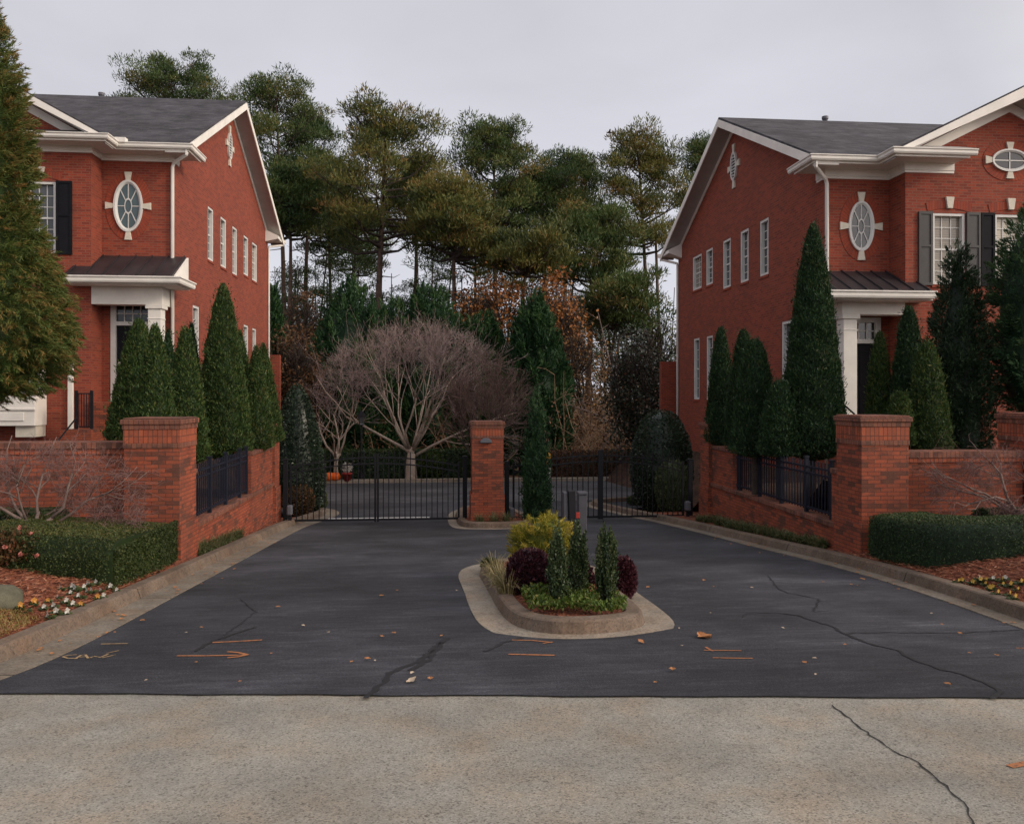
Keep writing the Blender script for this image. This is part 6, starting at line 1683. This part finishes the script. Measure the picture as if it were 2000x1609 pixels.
pine(1118, 288, 140, 470, 62, 206, 'smaller pine top in the dip of the skyline right of centre', 'pine', 1110)
pine(1248, 258, 185, 500, 55, 207, 'broad pine nearest the right house gable, greenish brown crown', 'pine2', 1283, 1.15, True)
pine(1375, 250, 100, 450, 64, 208, 'dark pine half hidden behind the right house rake board', 'pine', 1380)
pine(885, 350, 185, 510, 47, 209, 'lower pine with a spreading yellow-brown canopy at centre', 'pine2', 885, 1.1)
pine(1030, 445, 175, 540, 45, 210, 'low leaning pine with an umbrella crown above the orange tree', 'pine2', 1000, .9)
pine(1165, 395, 180, 580, 51, 211, 'mid height pine with dark layered branches right of centre', 'pine', 1140, 1.1)
pine(640, 315, 160, 500, 66, 212, 'distant pine between the left gable and the yellowish pine', 'pine', 655)
pine(700, 395, 160, 540, 69, 213, 'distant thin pine left of the thick central trunk', 'pine', 680, .8)
pine(815, 320, 170, 480, 60, 214, 'pine in the background between the wide pine and the centre ones', 'pine', 805)
pine(1228, 525, 150, 650, 47, 215, 'small bent pine in front of the forked trunks', 'pine', 1205, .55, r0=.14)
pine(1055, 320, 170, 500, 59, 216, 'dark pine behind the centre skyline pine, on its right', 'pine', 1060)
pine(565, 310, 150, 470, 54, 217, 'dark low pine beside the left house rake board', 'pine', 540)
pine(930, 410, 160, 540, 66, 218, 'thin background pine between the two central trunks', 'pine', 935, .8)
# thin background trunks with sparse tops: three kinds, copied
protos = []
for s in range(3):
    r = random.Random(300 + s); rng = np.random.default_rng(300 + s)
    root = D.objects.new('pine_tree', None); COL.objects.link(root)
    T_ = MB(); Hh = 13 + s; lean = Vector((r.uniform(-.6, .6), 0, 0)); pt_ = lambda u: Vector((0, 0, Hh * u)) + lean * u + Vector((.25 * math.sin(u * 5 + s), 0, 0))
    T_.tube([pt_(i / 7) for i in range(8)], [.15 * (1 - .75 * i / 7) for i in range(8)], 6)
    B_ = MB(); L = Leaves()
    for i in range(32):
        u = r.uniform(.25, .98); p = pt_(u); az = r.uniform(0, 6.28); e = p + Vector((math.cos(az), math.sin(az), r.uniform(-.15, .45))) * r.uniform(.7, 2.0) * (1.25 - u * .6)
        B_.tube([p, (p + e) / 2 + Vector((0, 0, .1)), e], [.035, .02, .008], 4, cap=False)
        for j in range(2):
            if r.random() < .42 + .5 * u:
                k = 60; q = e + Vector((r.gauss(0, .35), r.gauss(0, .35), r.uniform(-.1, .3)))
                L.add(np.array(q) + unit(rng, k) * rng.random((k, 1)) ** .4 * np.array([.7, .7, .38]), unit(rng, k) + [0, 0, .5], .30, .055, .34 + .15 * rng.normal() + .12 * rng.normal(size=k), rng)
    obj('trunk', T_, M['bark_dark'], root, uv=False); obj('branches', B_, M['bark_dark'], root, uv=False); L.build('crown', FOL['pine'], root)
    protos.append(root)
r = random.Random(310)
for i, px in enumerate((572, 588, 622, 642, 668, 690, 712, 770, 795, 825, 850, 868, 905, 925, 990, 1022, 1068, 1092, 1128, 1180, 1205, 1225, 1262, 565, 580, 605, 633, 655, 700, 735, 782, 812, 838, 880, 915, 957, 1008, 1045, 1110, 1150, 1195, 1240)):
    Y = r.uniform(56, 72); q = PY(px, 800, Y); pr_ = protos[i % 3]
    o = pr_ if i < 3 else pr_.copy()
    if i >= 3:
        COL.objects.link(o)
        for ch in pr_.children: c = ch.copy(); COL.objects.link(c); c.parent = o
    s = r.uniform(.8, 1.12); o.location = (q.x, Y, ground_z(q.x, Y) - .1); o.scale = (s, s, s); o.rotation_euler = (0, 0, r.uniform(-1, 1))
    tag(o, 'thin dark pine with sparse foliage in the understory between the large pines', 'tree', 'thin understory pines')
# small bird in the sky
c = PY(1190, 260, 45); mb = MB(); mb.tube([c + Vector((-.16, 0, 0)), c + Vector((-.05, 0, .02)), c + Vector((.08, 0, .02)), c + Vector((.18, 0, .05))], [.012, .05, .045, .01], 8)
for s in (-1, 1): mb.prism([c + Vector((-.04, 0, .04)), c + Vector((.07, 0, .04)), c + Vector((.02, s * .3, .12)), c + Vector((-.05, s * .28, .11))], (0, 0, .012))
tag(obj('bird', mb, M['bark_dark'], loc=tuple(c)), 'tiny dark bird flying above the pines', 'bird')

# ------------------------------------------------------------------ fallen leaves on the drive
def leaf_mesh(seed, s):
    r = random.Random(seed); mb = MB(); n = 7; P = []
    for i in range(n):
        for k in (-1, 0, 1):
            u = i / (n - 1); w = s * .42 * math.sin(math.pi * min(.97, max(.04, u))) * (1 + .25 * math.sin(u * 14)); P.append((u * s - s / 2, k * w, s * (.12 * k * k + .10 * math.sin(u * 3 + seed) + .12 * u * u)))
    fs = [(3 * i + k, 3 * i + k + 1, 3 * i + k + 4, 3 * i + k + 3) for i in range(n - 1) for k in (0, 1)]
    mb.add(P, fs); return mb
def fallen(px, py, s, mat, seed, label, group=None, proto=None):
    q = G(px, py); z = gz(q.y) + .012
    if proto is None: o = obj('fallen_leaf', leaf_mesh(seed, 1.0), M[mat], uv=False)
    else: o = proto.copy(); COL.objects.link(o)
    o.location = (q.x, q.y, z); o.scale = (s, s, s); o.rotation_euler = (0, 0, seed * 1.7)
    return tag(o, label, 'leaf', group)
fallen(1376, 1245, .16, 'leaf_dry', 3, 'large curled brown leaf right of the island tip')
fallen(803, 1332, .075, 'leaf_pale', 4, 'pale leaf beside the wide sealed crack near the street')
fallen(1252, 1256, .06, 'leaf_dry', 5, 'orange-brown leaf at the front edge of the island gutter')
r_ = random.Random(77); pd = pp = None
for i in range(46):
    px, py = (r_.uniform(200, 900), r_.uniform(1130, 1345)) if i % 2 else (r_.uniform(1260, 1960), r_.uniform(1130, 1345))
    q = G(px, py)
    if not (-2.7 < q.x < 5.0): continue
    if i % 3:
        o = fallen(px, py, r_.uniform(.025, .055), 'leaf_dry', i, 'small dry brown leaf lying on the asphalt', 'small brown leaves on the asphalt', pd); pd = pd or o
    else:
        o = fallen(px, py, r_.uniform(.02, .04), 'leaf_pale', i, 'tiny pale leaf fleck lying on the asphalt', 'pale leaf flecks on the asphalt', pp); pp = pp or o

for i in range(90):
    s = -1 if i % 2 else 1; y = r_.uniform(6.6, 15); x = kx(KL if s < 0 else KR, y) - s * abs(r_.gauss(.18, .16)) - s * .05
    o = pd.copy(); COL.objects.link(o); o.location = (x, y, gz(y) + .016); k = r_.uniform(.022, .055); o.scale = (k, k, k); o.rotation_euler = (0, 0, r_.uniform(0, 6.28))
    tag(o, 'small dry leaf caught along the gutter of the drive', 'leaf', 'leaves caught along the gutters')
# ------------------------------------------------------------------ light, sky, camera
sc = bpy.context.scene
w = D.worlds.new('World'); sc.world = w; w.use_nodes = True; nt = w.node_tree
bg = nt.nodes['Background']; bg.inputs['Strength'].default_value = 0.1
EL, AZ = R_(24), R_(27)        # sun height; azimuth measured from +X towards the camera side
sdir = Vector((math.cos(EL) * math.cos(AZ), -math.cos(EL) * math.sin(AZ), math.sin(EL)))
sky = N(nt, 'ShaderNodeTexSky', sky_type='NISHITA'); sky.sun_disc = False; sky.sun_elevation = EL
sky.sun_rotation = math.atan2(sdir.x, sdir.y); sky.dust_density = 2.0; sky.air_density = 1.0
hs = N(nt, 'ShaderNodeHueSaturation'); hs.inputs['Saturation'].default_value = .25; nt.links.new(sky.outputs[0], hs.inputs['Color'])
tc = N(nt, 'ShaderNodeTexCoord'); mp = N(nt, 'ShaderNodeMapping'); mp.inputs['Scale'].default_value = (1, 1, 2.6)
nt.links.new(tc.outputs['Generated'], mp.inputs['Vector'])
cf = noise_fac(nt, 2.2, 5, .5, vec=mp.outputs['Vector'], dist=.3)
cl = ramp(nt, cf, [(0.3, (6.0, 5.95, 6.5)), (0.7, (7.3, 7.3, 7.95))])
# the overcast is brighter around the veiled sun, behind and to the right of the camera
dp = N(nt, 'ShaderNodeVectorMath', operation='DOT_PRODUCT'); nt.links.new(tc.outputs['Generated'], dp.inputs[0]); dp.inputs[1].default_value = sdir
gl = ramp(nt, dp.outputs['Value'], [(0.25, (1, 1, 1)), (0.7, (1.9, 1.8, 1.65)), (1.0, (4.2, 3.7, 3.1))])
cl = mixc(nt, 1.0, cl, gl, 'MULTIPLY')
se = N(nt, 'ShaderNodeSeparateXYZ'); nt.links.new(tc.outputs['Generated'], se.inputs[0])
cl = mixc(nt, 1.0, cl, ramp(nt, se.outputs['Z'], [(0.0, (1.16, 1.18, 1.20)), (0.5, (1, 1, 1))]), 'MULTIPLY')
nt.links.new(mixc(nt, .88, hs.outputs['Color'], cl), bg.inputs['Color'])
sun = D.lights.new('sun', 'SUN'); sun.energy = 1.5; sun.angle = R_(12); sun.color = (1.0, .86, .70)
so = D.objects.new('sun', sun); COL.objects.link(so); so.rotation_euler = sdir.to_track_quat('Z', 'Y').to_euler(); so.location = sdir * 60

cam = D.cameras.new('camera'); co = D.objects.new('camera', cam); COL.objects.link(co)
co.location = (0, 0, CH); co.rotation_euler = (math.pi / 2, 0, -YAW)
cam.sensor_width = 36; cam.lens = 36 * FPX / 2000; cam.shift_y = -(804.5 - HY) / 2000
cam.clip_end = 2000; cam.clip_start = .05
sc.camera = co
sc.view_settings.view_transform = 'Standard'; sc.view_settings.look = 'None'; sc.view_settings.exposure = 0
sc.view_settings.gamma = 1
sc.cycles.use_denoising = True
sc.cycles.max_bounces = 6; sc.cycles.transparent_max_bounces = 4
